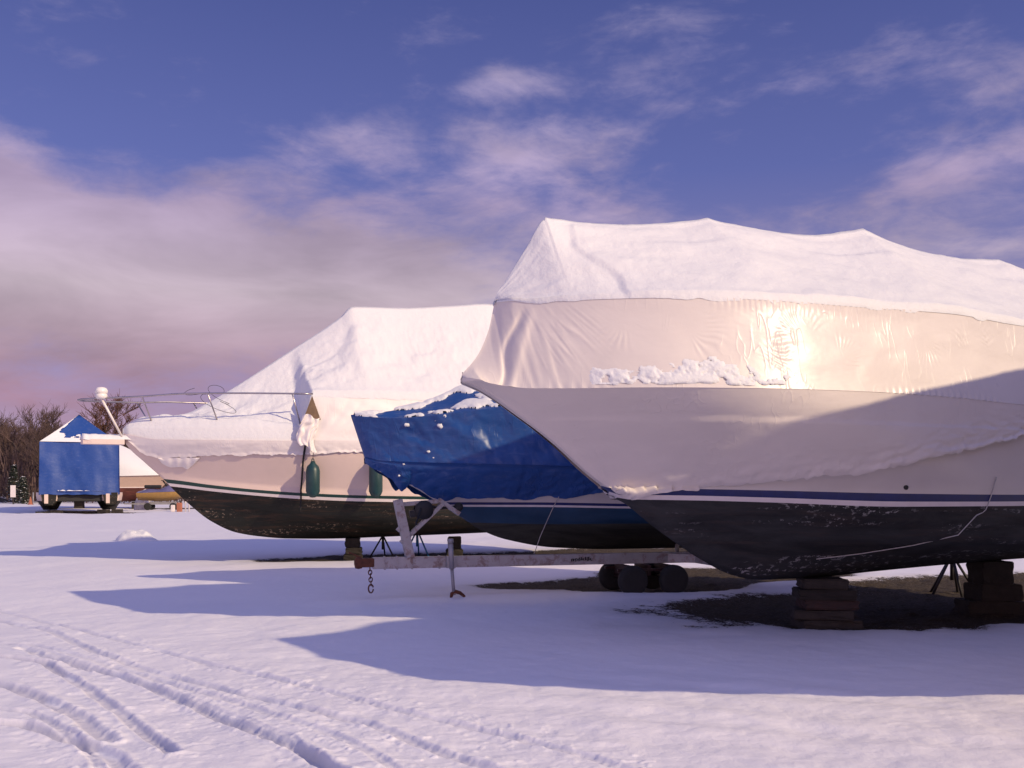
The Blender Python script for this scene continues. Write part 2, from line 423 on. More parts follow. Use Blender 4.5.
def build_ground():
    nu = 1000
    t = np.linspace(-1, 1, nu)
    u = 0.60*t + 1.4*np.sign(t)*np.clip(np.abs(t)-0.82, 0, 1)**1.5*6
    # rows: even steps in 1/D so that detail sits where the eye is close
    v = np.concatenate([np.linspace(1/2.2, 1/5.2, 60, endpoint=False), np.linspace(1/5.2, 1/24.0, 520, endpoint=False), np.linspace(1/24.0, 1/420.0, 120)])
    Dr = 1/v
    U, DD = np.meshgrid(u, Dr)
    X = U*DD; Y = DD
    z, dirt, rut_shade = ground_z(X, Y, True)
    edge = sstep(0.0, 0.03, np.minimum((U-u[0]), (u[-1]-U)))
    z = z*edge - 0.1*(1-edge)
    n, m = X.shape
    V = np.stack([X, Y, z], -1).reshape(-1, 3)
    idx = np.arange(n*m).reshape(n, m)
    F = np.stack([idx[:-1, :-1], idx[:-1, 1:], idx[1:, 1:], idx[1:, :-1]], -1).reshape(-1, 4)
    # surrounding plain out to the horizon
    S = 5000.0; b = len(V)
    V = np.vstack([V, [(-S, -S, -0.16), (S, -S, -0.16), (S, S, -0.16), (-S, S, -0.16)]])
    F = np.vstack([F, [(b, b+1, b+2, b+3)]])
    me = bpy.data.meshes.new('ground')
    me.vertices.add(len(V)); me.vertices.foreach_set('co', V.astype(np.float32).ravel())
    me.loops.add(F.size); me.loops.foreach_set('vertex_index', F.astype(np.int32).ravel())
    me.polygons.add(len(F)); me.polygons.foreach_set('loop_start', np.arange(0, F.size, 4, dtype=np.int32))
    me.polygons.foreach_set('loop_total', np.full(len(F), 4, dtype=np.int32))
    me.polygons.foreach_set('use_smooth', np.ones(len(F), dtype=bool))
    me.update(calc_edges=True); me.validate()
    at = me.attributes.new('dirt', 'FLOAT', 'POINT')
    at.data.foreach_set('value', np.concatenate([dirt.ravel(), np.zeros(4)]).astype(np.float32))
    at = me.attributes.new('rut_shade', 'FLOAT', 'POINT')
    at.data.foreach_set('value', np.concatenate([rut_shade.ravel(), np.zeros(4)]).astype(np.float32))
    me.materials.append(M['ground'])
    o = bpy.data.objects.new('ground', me); link(o); tag(o, kind='structure')
build_ground()
def gz(x, y): return float(ground_z(np.array([x]), np.array([y]))[0])

# ------------------------------------------------------------------ boats
def full(bm, L, p, s0=0.0, nose=0.0):
    def f(s):
        s = np.asarray(s, float)
        x = np.clip((s-s0)/L, 0, 1)
        r = (bm-nose)*(1-(1-x)**p)
        return np.where(s <= s0, 0.0, r + nose*np.sqrt(np.clip((s-s0)/0.10, 0, 1)))
    f.par = (bm, L, p, nose)
    return f

class Boat:
    """side curves in boat coordinates: x aft from the bow, y towards either side, z up"""
    def __init__(s, L, keel, sheer, feats, mats, start=0.0):
        s.L = L; s.zk = curve(keel); s.bs, s.zs = sheer[0], curve(sheer[1])
        s.feats = [(b, curve(z)) for b, z in feats]   # stripe top, stripe bottom, line bottom, chine
        s.mats = mats
        st = np.concatenate([np.linspace(0, 0.6, 25)[:-1], np.linspace(0.6, 4.0, 70)[:-1], np.linspace(4.0, L, 45)])
        s.st = np.maximum(st, start)
    def section(s, st):
        """list of (b, z) rows, sheer first, keel last, for an array of stations"""
        zk = s.zk(st); zs = np.maximum(s.zs(st), zk)
        rows = [(np.where(zs <= zk+1e-6, 0, s.bs(st)), zs)]
        for b, z in s.feats:
            zz = z(st); ins = zz > zk
            rows.append((np.where(ins, b(st), 0.0), np.where(ins, zz, zk)))
        rows.append((np.zeros_like(st), zk))
        for i in range(1, len(rows)):        # keep order of heights
            rows[i] = (np.minimum(rows[i][0], 9), np.minimum(rows[i][1], rows[i-1][1]))
        return rows
    def side_b(s, st, z):
        """half beam of the topsides: every level is a bow curve of its own that starts at the stem"""
        if not hasattr(s, '_stem'):
            a = np.linspace(0, 3.2, 700); zz = np.minimum.accumulate(s.zk(a)); s._stem = (zz[::-1].copy(), a[::-1].copy())
        s0 = np.interp(z, *s._stem)
        (b0, L0, p0, n0), (b1, L1, p1, n1) = s.bs.par, s.feats[0][0].par
        t = np.clip((s.zs(st)-z)/np.maximum(s.zs(st)-s.feats[0][1](st), 1e-3), 0, 1)
        bm = b0+(b1-b0)*t; L = L0+(L1-L0)*t; p = p0+(p1-p0)*t; nose = n0*(1-t)**2
        x = np.clip((st-s0)/L, 0, 1)
        r = (bm-nose)*(1-(1-x)**p)+nose*np.sqrt(np.clip((st-s0)/0.10, 0, 1))
        return np.where(st <= s0, 0.0, r)
    def hull_b(s, st, z):
        st = np.asarray(st, float); z = np.asarray(z, float)
        st, z = np.broadcast_arrays(st, z)
        rows = s.section(st.ravel()); zf = z.ravel(); out = np.zeros(zf.shape)
        out[:] = np.where(zf >= rows[0][1], rows[0][0], 0.0)
        for k, ((b0, z0), (b1, z1)) in enumerate(zip(rows[:-1], rows[1:])):
            inside = (zf <= z0) & (zf >= z1-1e-9)
            t = np.where(z0-z1 > 1e-6, (z0-zf)/np.maximum(z0-z1, 1e-6), 0)
            out = np.where(inside, s.side_b(st.ravel(), zf) if k == 0 else b0+(b1-b0)*t, out)
        return out.reshape(st.shape)
    def hull(s, parent, name='hull'):
        rows = s.section(s.st)
        cols = []; mats = []
        subs = [14]+[1]*(len(s.feats)-2)+[6, 6]
        for i in range(len(rows)-1):
            b0, z0 = rows[i]; b1, z1 = rows[i+1]; n = subs[i]
            for k in range(n):
                t = k/n; zz = z0+(z1-z0)*t
                bb = b0+(b1-b0)*t if i else s.side_b(s.st, zz)
                if i >= len(rows)-3: bb = bb + 0.03*np.sin(math.pi*t)*np.clip(b0, 0, 1)
                cols.append((bb, zz)); mats.append(s.mats[i][0])
        cols.append(rows[-1])
        mb = MB()
        for sg in (1, -1):
            P = np.stack([np.stack([s.st, sg*b, z], -1) for b, z in cols], 1)
            mb.grid(P, rowmat=mats, flip=(sg < 0))
            # transom
            e = P[-1]; c = e.copy(); c[:, 1] = 0; c[:, 0] += 0.05
            mb.grid(np.stack([e, c], 0), mi=0, smooth=False)
            # deck
            d0 = P[:, 0].copy(); d1 = d0.copy(); d1[:, 1] *= 0; d1[:, 2] += 0.06
            mb.grid(np.stack([d0, d1], 1), mi=0)
        return mb.build(name, [m for m in s.mat_list], parent)

def skirt_mesh(B, s_arr, zlow, off=0.018, nz=10, ripple=0.008, seed=0, both=True, zs=None):
    mb = MB()
    for sg in ((1, -1) if both else (1,)):
        zt = B.zs(s_arr); P = np.zeros((len(s_arr), nz+1, 3))
        zl = zlow(s_arr)
        zl = zl + 0.020*fbm(s_arr*5, s_arr*0+sg, 3, seed) + 0.012*vnoise(s_arr*22, s_arr*0, seed+3)
        zl = np.minimum(np.maximum(zl, B.zk(s_arr)+0.002), zt)
        for j in range(nz+1):
            t = j/nz; z = zt+(zl-zt)*t
            b = B.hull_b(s_arr, z)
            fold = ripple*(0.2+t)*fbm(s_arr*3.0+z*4, z*9-s_arr*2, 3, seed+5)
            hem = 0.022*np.exp(-((t-0.97)/0.06)**2)
            bb = b+off*(0.85+0.15*min(1, t*6))+np.abs(fold)*min(1, t*5)+hem
            P[:, j] = np.stack([s_arr, sg*np.where(b > 0.001, bb, off*0.9), z], -1)
        mb.grid(P, flip=(sg < 0))
    return mb

# ---- boat 1: the big white wrapped cruiser on the right --------------------
def starburst(S, Z, cs, cz, r, n, a0, a1, seed=0):
    an = np.arctan2(Z-cz, S-cs); d = np.hypot(S-cs, Z-cz)
    fan = np.sin(an*n+5*vnoise(S*4, Z*4, seed))*sstep(a0-0.3, a0+0.1, an)*(1-sstep(a1-0.1, a1+0.3, an))
    return fan*np.exp(-((d-r)/(r*0.55))**2)

BOW1 = (-0.50, 10.0); TH1 = R(24)
near_keel = [(0, 2.66), (0.06, 2.64), (0.20, 2.585), (0.61, 2.335), (0.98, 2.085), (1.43, 1.73), (1.90, 1.42), (2.21, 1.195), (2.54, 0.985), (2.80, 0.83), (3.29, 0.61), (3.61, 0.55), (4.4, 0.54), (5.3, 0.58), (6.3, 0.62), (7.6, 0.66), (9.6, 0.70)]
near_sheer = (full(1.56, 3.3, 2.8, 0.0, 0.12), [(0, 2.70), (0.2, 2.63), (0.55, 2.574), (1.02, 2.56), (2, 2.557), (2.74, 2.564), (4, 2.573), (5, 2.557), (6, 2.515), (9.6, 2.45)])
near_feats = [
    (full(1.45, 4.6, 2.1, 1.50), [(0, 1.62), (2.4, 1.59), (3.1, 1.575), (4.56, 1.54), (6.2, 1.525), (9.6, 1.52)]),
    (full(1.435, 4.6, 2.1, 1.56), [(0, 1.55), (2.4, 1.52), (3.1, 1.50), (4.56, 1.455), (6.2, 1.45), (9.6, 1.45)]),
    (full(1.43, 4.6, 2.1, 1.60), [(0, 1.50), (2.4, 1.47), (3.1, 1.45), (4.56, 1.40), (6.2, 1.40), (9.6, 1.40)]),
    (full(1.38, 4.9, 1.9, 2.3), [(0, 1.15), (2.6, 1.12), (4, 1.06), (6, 1.0), (9.6, 1.0)]),
]
def near_boat(bow=BOW1, th=TH1, beam=1.0, up=0.0, top=None):
    root = empty('motor_cruiser', (bow[0], bow[1], 0), th)
    def sc_(f):
        g = lambda s: f(s)*beam
        g.par = (f.par[0]*beam, f.par[1], f.par[2], f.par[3]*beam); return g
    B = Boat(9.6, [(x, z+(up if x < 0.05 else 0)) for x, z in near_keel], (sc_(near_sheer[0]), [(x, z+up) for x, z in near_sheer[1]]), [(sc_(b), z) for b, z in near_feats], None)
    B.mats = [(0,), (1,), (2,), (3,), (3,)]; B.mat_list = [M['gelcoat'], M['navy'], M['whiteline'], M['bottom']]
    B.hull(root)
    # a wall of plastic from the bow rail down to the gunwale
    rail_b = full(1.41*beam, 3.2, 2.8, 0.36, 0.08)
    tc_ = curve(top or [(0, 2.74), (0.165, 2.93), (0.29, 3.20), (0.376, 3.56), (0.454, 3.67), (0.70, 4.04), (0.922, 4.36), (1.29, 4.365), (2.01, 4.41), (2.54, 4.50), (2.94, 4.615), (3.2, 4.58), (3.98, 4.54), (4.86, 4.64), (5.2, 4.72), (5.8, 4.61), (6.48, 4.52), (7.04, 4.505), (7.5, 4.55), (8.2, 4.46), (9.0, 4.47), (9.6, 4.4)])
    posts = [(0.922, 4.385), (2.94, 4.625), (5.2, 4.73), (7.5, 4.56), (9.6, 4.42)]
    def hung(s):                      # the sheet hangs in a shallow curve from post to post
        out = np.zeros(np.shape(s))
        for (a, za), (b, zb), sg_ in zip(posts[:-1], posts[1:], (0.085, 0.125, 0.11, 0.08)):
            t = (s-a)/(b-a); k = (t >= 0) & (t <= 1)
            out = np.where(k, za+(zb-za)*t-sg_*4*t*(1-t), out)
        return out
    top_c = tc_ if top else (lambda s: np.where(np.asarray(s) > 0.922, hung(np.asarray(s, float)), tc_(s)))
    rz = curve([(x, z+up) for x, z in [(0, 3.49), (0.45, 3.48), (0.6, 3.445), (1.2, 3.444), (2.6, 3.452), (3.6, 3.46), (5.1, 3.486), (6.1, 3.43), (9.6, 3.35)]])
    railz = lambda s: np.minimum(rz(s), top_c(s))
    s = np.concatenate([np.linspace(0, 1.2, 130)[:-1], np.linspace(1.2, 7.5, 520)[:-1], np.linspace(7.5, 9.6, 60)])
    nz = 64
    mb = MB()
    for sg in (1, -1):
        T = np.linspace(0, 1, nz+1)[None, :]; S = s[:, None]+0*T
        z0 = railz(s)[:, None]; z1 = B.zs(s)[:, None]
        Z = z0+(z1-z0)*T
        b0 = rail_b(s)[:, None]; b1 = (B.hull_b(s, B.zs(s)-0.001)+0.020)[:, None]
        bb = b0+(b1-b0)*(T**1.4)
        disp = 0.016*fbm(S*0.9, Z*1.3, 3, 11)*np.sin(math.pi*T)
        # tension folds fanning down from the corner of the bow rail
        front = np.exp(-((S-0.70)/0.36)**2)*(0.35+0.65*sstep(-0.3, 0.5, vnoise(S*2.6, Z*2.2, 12)))
        ang = (S-0.30)/(3.75-Z+0.35)
        disp = disp + front*0.010*(1-np.abs(vnoise(ang*17+1.2*vnoise(S*2, Z*1.3, 13), Z*1.1, 20)+0.45*vnoise(ang*41, Z*2.3, 22)))**3*1.2*sstep(0.0, 0.12, T)*(1-0.75*sstep(0.5, 1.0, T+0.25*vnoise(S*3, Z*3, 14)))
        disp = disp + 0.007*np.exp(-((S-0.66)/0.16)**2)*vnoise(S*24+Z*3, Z*1.5, 19)*1.3*sstep(0.05, 0.4, T)
        disp = disp - 0.035*np.exp(-((S-(0.55-0.25*T+0.02*np.sin(T*9)))/0.028)**2)*sstep(0.02, 0.3, T)+0.02*np.exp(-((S-(0.62-0.25*T))/0.04)**2)*sstep(0.02, 0.3, T)
        # short puckers below the rail and above the gunwale
        disp = disp + 0.006*np.exp(-(T/0.10)**2)*np.abs(np.sin(S*45+4*vnoise(S*2, Z, 15)))*sstep(-0.1, 0.4, vnoise(S*0.8, Z*0+2, 16))
        disp = disp + 0.005*np.exp(-((1-T)/0.06)**2)*np.sin(S*70)*sstep(0.0, 0.5, vnoise(S*1.1, Z*0+5, 17))
        for (cs, cz, r, n, a0, a1) in [(2.45, 3.02, 0.30, 34, -0.9, 1.1), (3.05, 3.08, 0.20, 30, 0.6, 2.8), (4.65, 3.18, 0.18, 34, -2.2, -0.2), (5.35, 2.98, 0.26, 36, 0.3, 2.2), (5.8, 3.05, 0.22, 34, 1.4, 3.0), (1.85, 3.15, 0.22, 28, -1.2, 0.6), (3.5, 2.85, 0.18, 34, 0.0, 1.6), (2.7, 2.80, 0.16, 30, 0.2, 2.6), (6.9, 3.0, 0.3, 30, 0, 2), (1.3, 3.25, 0.2, 30, -2.5, -0.6)]:
            disp = disp + 0.0030*sstep(-0.25, 0.45, vnoise(S*5+cs, Z*5, 18))*starburst(S, Z, cs, cz, r, n, a0, a1, int(cs*10))
        amp = sstep(0.02, 0.35, b1+0*T)
        bb = bb + disp*amp
        P = np.stack([S, sg*bb, Z], -1)
        mb.grid(P, flip=(sg < 0))
        e = P[-1]; c = e.copy(); c[:, 1] = 0
        mb.grid(np.stack([e, c], 0), smooth=False)
    wl = curve([(0, 2.62), (0.3, 2.50), (0.7, 2.22), (1.0, 1.98), (1.27, 1.73), (1.43, 1.60), (1.72, 1.475), (1.95, 1.50), (2.07, 1.545), (2.3, 1.575), (2.9, 1.65), (3.96, 1.76), (4.69, 1.92), (5.44, 2.06), (5.83, 2.14), (6.08, 2.20), (6.6, 2.12), (8, 1.95), (9.6, 2.0)])
    ss = np.linspace(0.0, 9.6, 620)
    sk = skirt_mesh(B, ss, wl, 0.018, 34, 0.006, 4)
    vv = np.array(sk.v)
    x, y, z = vv[:, 0], vv[:, 1], vv[:, 2]
    # the hem of the sheet rolls outwards where it was gathered under the bow
    dl = np.clip(z-wl(x), 0, 1)
    roll = 0.045*np.exp(-((dl-0.10)/0.06)**2)*np.exp(-((x-1.85)/0.55)**2)*(0.7+0.5*vnoise(x*7, z*5, 77))
    fr = 0.024*np.exp(-(dl/0.22)**2)*np.abs(fbm(x*2.2+z*7, z*10-x*3.4, 3, 78))*sstep(1.2, 2.2, x)
    band = 0.018*sstep(0.0, 0.02, (2.585-0.27-0.010*x)-z)      # the seam of a second strip of film
    y = y+np.sign(y)*(roll+fr+band*sstep(0.7, 1.0, x))
    sk.v = [tuple(p) for p in np.stack([x, y, z], -1).tolist()]
    b0 = len(mb.v); mb.v += sk.v; mb.f += [tuple(i+b0 for i in f) for f in sk.f]; mb.m += sk.m; mb.sm += sk.sm
    mb.build('shrink_wrap', M['wrap'], root)
    # snow lying on the sloping top
    sr = np.concatenate([np.linspace(0.345, 1.7, 120)[:-1], np.linspace(1.7, 9.6, 330)])
    nt = 44
    mb = MB()
    for sg in (1, -1):
        T = np.linspace(0, 1, nt+1)[None, :]; S = sr[:, None]+0*T
        b0 = rail_b(sr)[:, None]; z0 = railz(sr)[:, None]; zc = top_c(sr)[:, None]
        sag = 0.05*np.sin(math.pi*T)*np.clip(b0, 0, 1)
        bb = b0*(1-T)
        Z = z0+(zc-z0)*T**0.96 - sag*0.6 + 0.004
        edge_s = 1.36+0.10*np.sin(T*7)+0.07*vnoise(T*6+S*0, T*0+2, 81)-0.22*T
        thick = 0.012+0.030*sstep(-0.03, 0.05, S-edge_s)*(1-sstep(0.86, 1.0, T))
        thick = thick+0.016*fbm(S*1.4, T*4, 3, 83)+0.004*fbm(S*5, T*9, 4, 84)*sstep(0, 0.2, T)*(1-sstep(0.8, 1, T))+0.003*fbm(S*9, T*16, 2, 85)
        # hollows left beside each post, where the sheet hangs slack
        for c0, w0, dp in [(2.55, 0.42, 0.035), (4.75, 0.55, 0.05), (7.2, 0.4, 0.03)]:
            thick = thick-dp*np.exp(-((S-c0)/w0)**2)*sstep(0.66, 0.74, T)*(1-sstep(0.94, 1.0, T))
        # rounded eyebrow along the rail
        brow = 0.028*np.exp(-(T/0.05)**2)*(0.8+0.4*vnoise(S*5, T, 87))
        Z = Z+thick+brow*0.3
        bb = bb+(thick*0.5+brow)*np.clip(1-T, 0, 1)
        Z[:, 0] = z0[:, 0]-0.008-0.030*np.clip(fbm(sr*5, sr*0, 4, 88), 0, 1); bb[:, 0] = (b0+0.006)[:, 0]
        P = np.stack([S, sg*bb, Z], -1)
        mb.grid(P, flip=(sg < 0))
        e = P[-1]; c = e.copy(); c[:, 1] = 0; c[:, 2] = 3.2
        mb.grid(np.stack([e, c], 0), smooth=False)
    mb.build('snow_layer', M['snow'], root)
    # clumps of snow stuck on the wall of the wrap
    def clump(s0, s1, z0, z1, seed, thr, h):
        gs = np.linspace(s0, s1, int((s1-s0)/0.009)); gzz = np.linspace(z0, z1, int((z1-z0)/0.009))
        S, Z = np.meshgrid(gs, gzz, indexing='ij')
        ex = np.minimum(np.minimum(S-s0, s1-S)/0.25, np.minimum((Z-z0)/0.04, (z1-Z-0.10*(1+vnoise(S*3.1, Z*0, seed+1)))/0.14)); ex = np.clip(ex+0.25*vnoise(S*5, Z*4, seed+2)*(ex > 0), 0, 1)
        hgt = (fbm(S*8, Z*11, 4, seed, 0.62)*0.5+0.5)*ex-thr
        tt = (rz(S)-Z)/(rz(S)-B.zs(S)); bb = rail_b(S)+(B.hull_b(S, B.zs(S)-0.001)+0.020-rail_b(S))*np.clip(tt, 0, 1)**1.4
        hh = np.clip(hgt, -0.02, 0.5)
        P = np.stack([S, -(bb+0.004+0.014*(0)+np.sign(hh)*h*2.0*np.abs(hh)**0.8), Z], -1)
        mk = hgt[:-1, :-1] > -0.03
        return MB().grid(P, mask=mk)
    clump(0.98, 2.45, 2.575, 2.95, 91, 0.20, 0.018).build('snow_clump', M['snow'], root)
    clump(2.30, 3.00, 2.575, 2.92, 95, 0.36, 0.016).build('snow_clump', M['snow'], root)
    # through-hull outlet and anchor roller
    f = MB(); bx = float(B.hull_b(4.56, 1.60))
    f.lathe([(0.022, 0), (0.030, -0.004), (0.030, -0.02), (0.016, -0.026)], (4.56, -bx+0.004, 1.61), 12, 'Y')
    f.build('hull_outlet', M['black'], root)
    return root, B
boat1, B1 = near_boat()
tag(boat1, 'large white shrink-wrapped boat with navy stripe and worn black bottom, nearest on the right', 'boat', 'wrapped boats laid up in the snowy yard')

def frame_pt(root_xy, th, s, b, z):      # boat coordinates to the yard
    c, n = math.cos(th), math.sin(th)
    return Vector((root_xy[0]+s*c-b*n*1.0, root_xy[1]+s*n+b*c, z))
# NB: the side that faces the photographer is y < 0 in boat coordinates

# ---- boat 3: far cruiser with bow rail, pulpit, green stripe ----------------
BOW3 = (-8.1, 20.8); TH3 = R(24)
def far_boat():
    root = empty('motor_cruiser', (BOW3[0], BOW3[1], 0), TH3)
    keel = [(0, 2.69), (0.076, 2.50), (0.44, 2.13), (0.82, 1.77), (1.0, 1.57), (1.34, 1.24), (1.77, 0.89), (2.3, 0.635), (2.83, 0.535), (3.4, 0.48), (4.5, 0.455), (6, 0.48), (8, 0.52), (10.6, 0.60)]
    sheer = (full(1.75, 5.5, 2.3, 0, 0.12), [(0, 2.72), (0.7, 2.60), (3.2, 2.58), (4.6, 2.60), (10.6, 2.62)])
    feats = [
        (full(1.62, 6, 2.0, 0.80), [(0, 1.87), (1.0, 1.77), (1.75, 1.66), (2.7, 1.555), (3.6, 1.49), (4.8, 1.44), (10.6, 1.35)]),
        (full(1.60, 6, 2.0, 0.88), [(0, 1.79), (1.0, 1.69), (1.75, 1.59), (2.7, 1.49), (3.6, 1.425), (4.8, 1.375), (10.6, 1.28)]),
        (full(1.585, 6, 2.0, 0.94), [(0, 1.73), (1.0, 1.63), (1.75, 1.53), (2.7, 1.43), (3.6, 1.36), (4.8, 1.31), (10.6, 1.22)]),
        (full(1.5, 6, 1.9, 1.6), [(0, 1.15), (2.0, 1.12), (4, 0.98), (6, 0.92), (10.6, 0.9)]),
    ]
    B = Boat(10.6, keel, sheer, feats, None)
    B.mats = [(0,), (1,), (2,), (3,), (3,)]; B.mat_list = [M['gelcoat_far'], M['green'], M['whiteline'], M['bottom_far']]
    B.hull(root)
    # shrink wrap: skirt all round, high wall aft of the last stanchion
    wl = curve([(0, 2.70), (0.25, 2.42), (0.5, 2.26), (0.7, 2.20), (1.65, 2.27), (2.6, 2.285), (3.6, 2.31), (4.65, 2.365), (7, 2.35), (10.6, 2.3)])
    mb = skirt_mesh(B, np.linspace(0.04, 10.6, 420), wl, 0.02, 12, 0.016, 6)
    edge_b = lambda s: np.clip(B.bs(s)-0.05-0.10*sstep(3.3, 3.7, s), 0.0, 9)
    edge_z = lambda s: B.zs(s)+0.06+0.92*sstep(3.42, 3.66, s)
    ridge = curve([(0, 2.80), (0.07, 2.87), (0.55, 3.03), (1.06, 3.11), (1.3, 3.17), (1.59, 3.33), (2.21, 3.72), (3.31, 4.50), (4.6, 5.44), (4.875, 5.70), (5.1, 5.72), (6.0, 5.76), (7.25, 5.90), (8.28, 6.02), (9.2, 6.0), (10.6, 5.7)])
    s = np.linspace(3.46, 10.6, 330)
    for sg in (1, -1):
        T = np.linspace(0, 1, 25)[None, :]; S = s[:, None]+0*T
        z0 = edge_z(s)[:, None]; z1 = B.zs(s)[:, None]; Z = z0+(z1-z0)*T
        b0 = edge_b(s)[:, None]; b1 = (B.bs(s)+0.014)[:, None]; bb = b0+(b1-b0)*T
        bb = bb+0.03*fbm(S*1.2, Z*1.7, 3, 41)*np.sin(math.pi*T)+0.014*np.abs(np.sin((S-3.5)*9/(Z-2.3)+2*vnoise(S, Z, 43)))*np.exp(-((S-4.3)/0.7)**2)*np.sin(math.pi*T)
        P = np.stack([S, sg*bb, Z], -1); mb.grid(P, flip=(sg < 0))
        e = P[-1]; c = e.copy(); c[:, 1] = 0; mb.grid(np.stack([e, c], 0), smooth=False)
    mb.build('shrink_wrap', M['wrap_far'], root)
    # snow over foredeck and cover
    mb = MB(); s = np.linspace(0.0, 10.6, 460)
    for sg in (1, -1):
        T = np.linspace(0, 1, 41)[None, :]; S = s[:, None]+0*T
        b0 = edge_b(s)[:, None]; z0 = edge_z(s)[:, None]; zc = ridge(s)[:, None]
        # the foredeck hump runs forward of the steep cover
        hump = np.minimum(zc, z0+0.34+0.10*S-0.25*sstep(3.2, 3.7, S))
        deckT = sstep(0.0, 0.30, T)
        Zd = z0+(hump-z0)*np.sqrt(np.clip(T/0.32, 0, 1))
        k = sstep(0.30, 1.0, T)*0.35+0.65*np.clip((T-0.30)/0.70, 0, 1)
        Zf = np.where(T < 0.32, Zd, hump+(zc-hump)*k)
        Za = z0+(zc-z0)*T**0.98-0.06*np.sin(math.pi*T)
        w = sstep(3.42-3.0*sstep(0.02, 0.26, T), 3.72-0.2*sstep(0.06, 0.45, T), S); Z = Zf*(1-w)+Za*w
        bb = b0*(1-T)
        n = 0.050*fbm(S*1.5, T*5, 4, 45)+0.016*fbm(S*6, T*16, 3, 47)+0.006*fbm(S*14, T*34, 2, 48)-0.035*np.exp(-((S-2.6-2.4*T-0.5*vnoise(T*6, S, 40))/0.10)**2)*sstep(0.15, 0.4, T)
        n = n+0.06*np.exp(-((S-4.0-1.4*(1-T)-0.3*vnoise(T*5, S*0, 46))/0.22)**2)*np.sin(math.pi*T)*(S > 2)-0.07*np.exp(-((S-5.7)/0.5)**2)*np.sin(math.pi*T)
        n = n*np.sin(math.pi*np.clip(T*0.94+0.06, 0, 1))
        brow = 0.05*np.exp(-(T/0.06)**2)
        Z = Z+0.03+n*sstep(0, 0.3, b0)+brow*0.2; bb = bb+brow*(1-T)
        Z[:, 0] = z0[:, 0]-0.07-0.03*np.abs(vnoise(s*7, s*0, 49)); bb[:, 0] = np.maximum(b0[:, 0], 0.02)+0.02
        P = np.stack([S, sg*bb, Z], -1); mb.grid(P, flip=(sg < 0))
        e = P[-1]; c = e.copy(); c[:, 1] = 0; c[:, 2] = 3.3; mb.grid(np.stack([e, c], 0), smooth=False)
    mb.build('snow_layer', M['snow'], root)
    # pulpit platform with snow
    p = MB()
    prof = [(-0.80, 0.10), (-0.76, 0.17), (-0.6, 0.20), (-0.2, 0.21), (0.03, 0.20)]
    vs = []
    for (x, b) in prof:
        for (bb, z) in ((-b, 2.50), (-b, 2.60), (b, 2.60), (b, 2.50)): vs.append((x, bb, z))
    fs = []
    for i in range(len(prof)-1):
        for k in range(4): fs.append((i*4+k, i*4+(k+1) % 4, (i+1)*4+(k+1) % 4, (i+1)*4+k))
    fs += [(0, 1, 2, 3), (19, 18, 17, 16)]
    p.add(vs, fs, 0, False); p.build('pulpit', M['gelcoat_far'], root)
    g = MB(); X = np.linspace(-0.82, 0.15, 40); Tn = np.linspace(-1, 1, 13)
    XX, TT = np.meshgrid(X, Tn, indexing='ij'); bw = 0.20*np.clip((XX+0.84)/0.10, 0.25, 1)
    ZZ = 2.590+0.115*np.sqrt(np.clip(1-TT**4, 0, 1))*np.clip((XX+0.82)/0.05, 0, 1)+0.012*fbm(XX*8, TT*3, 2, 8)
    g.grid(np.stack([XX, TT*bw, ZZ], -1)); g.build('snow_layer', M['snow'], root)
    # bow rail: two curved tubes meeting ahead of the pulpit
    rb = full(1.62, 5.5, 2.3, -0.85, 0.16)
    rs = np.concatenate([np.linspace(-0.848, -0.6, 8), np.linspace(-0.5, 3.62, 24)])
    rzf = curve([(-0.85, 3.40), (0.3, 3.45), (1.1, 3.51), (3.62, 3.56)])
    for sg in (-1, 1):
        t = MB(); t.tube([(x, sg*float(rb(x)), float(rzf(x))) for x in rs], 0.018, 8); rail = t.build('bow_rail', M['steel'], root)
        for (xb, xt) in ((0.60, 0.33), (1.85, 1.55), (3.45, 3.2)):
            m = MB(); m.tube([(xb, sg*(float(B.bs(xb))-0.30), 2.86), (xt, sg*float(rb(xt)), float(rzf(xt)))], 0.015, 8)
            m.build('stanchion', M['steel'], root)
        if sg < 0: m = MB(); m.tube([(-0.02, sg*0.16, 2.66), (-0.42, sg*float(rb(-0.42)), float(rzf(-0.42)))], 0.024, 8); m.build('stanchion', M['whitepaint'], root)
    l = MB(); yl = -float(rb(-0.42))
    l.lathe([(0.03, -0.02), (0.085, -0.01), (0.115, 0.02), (0.118, 0.07), (0.10, 0.095), (0.122, 0.105), (0.125, 0.16), (0.10, 0.205), (0.05, 0.225), (0.0, 0.23)], (-0.42, yl, float(rzf(-0.42))), 18)
    l.build('searchlight', M['glass'], root)
    # torn corner of the wrap with the cabin showing through
    h = MB(); yb = -float(B.bs(3.6))+0.02
    h.add([(3.42, yb, 3.02), (3.60, yb-0.02, 3.52), (3.78, yb-0.03, 3.02)], [(0, 1, 2)], 0, False); h.build('cabin_gap', M['hollow'], root)
    c = MB()
    gs = np.linspace(0, 1, 30); gt = np.linspace(0, 1, 36); G, Hh = np.meshgrid(gs, gt, indexing='ij')
    cx = 3.38-0.12*np.sin(math.pi*Hh)+0.36*G+0.05*np.sin(Hh*5); czz = 3.08-0.62*Hh+0.05*np.sin(G*6)-0.10*G*Hh; cy = yb-0.06-0.06*np.sin(math.pi*G)-0.045*np.abs(np.sin(G*10+Hh*5+2*vnoise(G*3, Hh*4, 5)))-0.05*vnoise(G*3.3, Hh*3, 9)
    c.grid(np.stack([cx, cy, czz], -1)); c.build('loose_flap', M['wrap_far'], root)
    fl = MB(); gs = np.linspace(0, 1, 40); gt = np.linspace(0, 1, 10); G, Hh = np.meshgrid(gs, gt, indexing='ij')
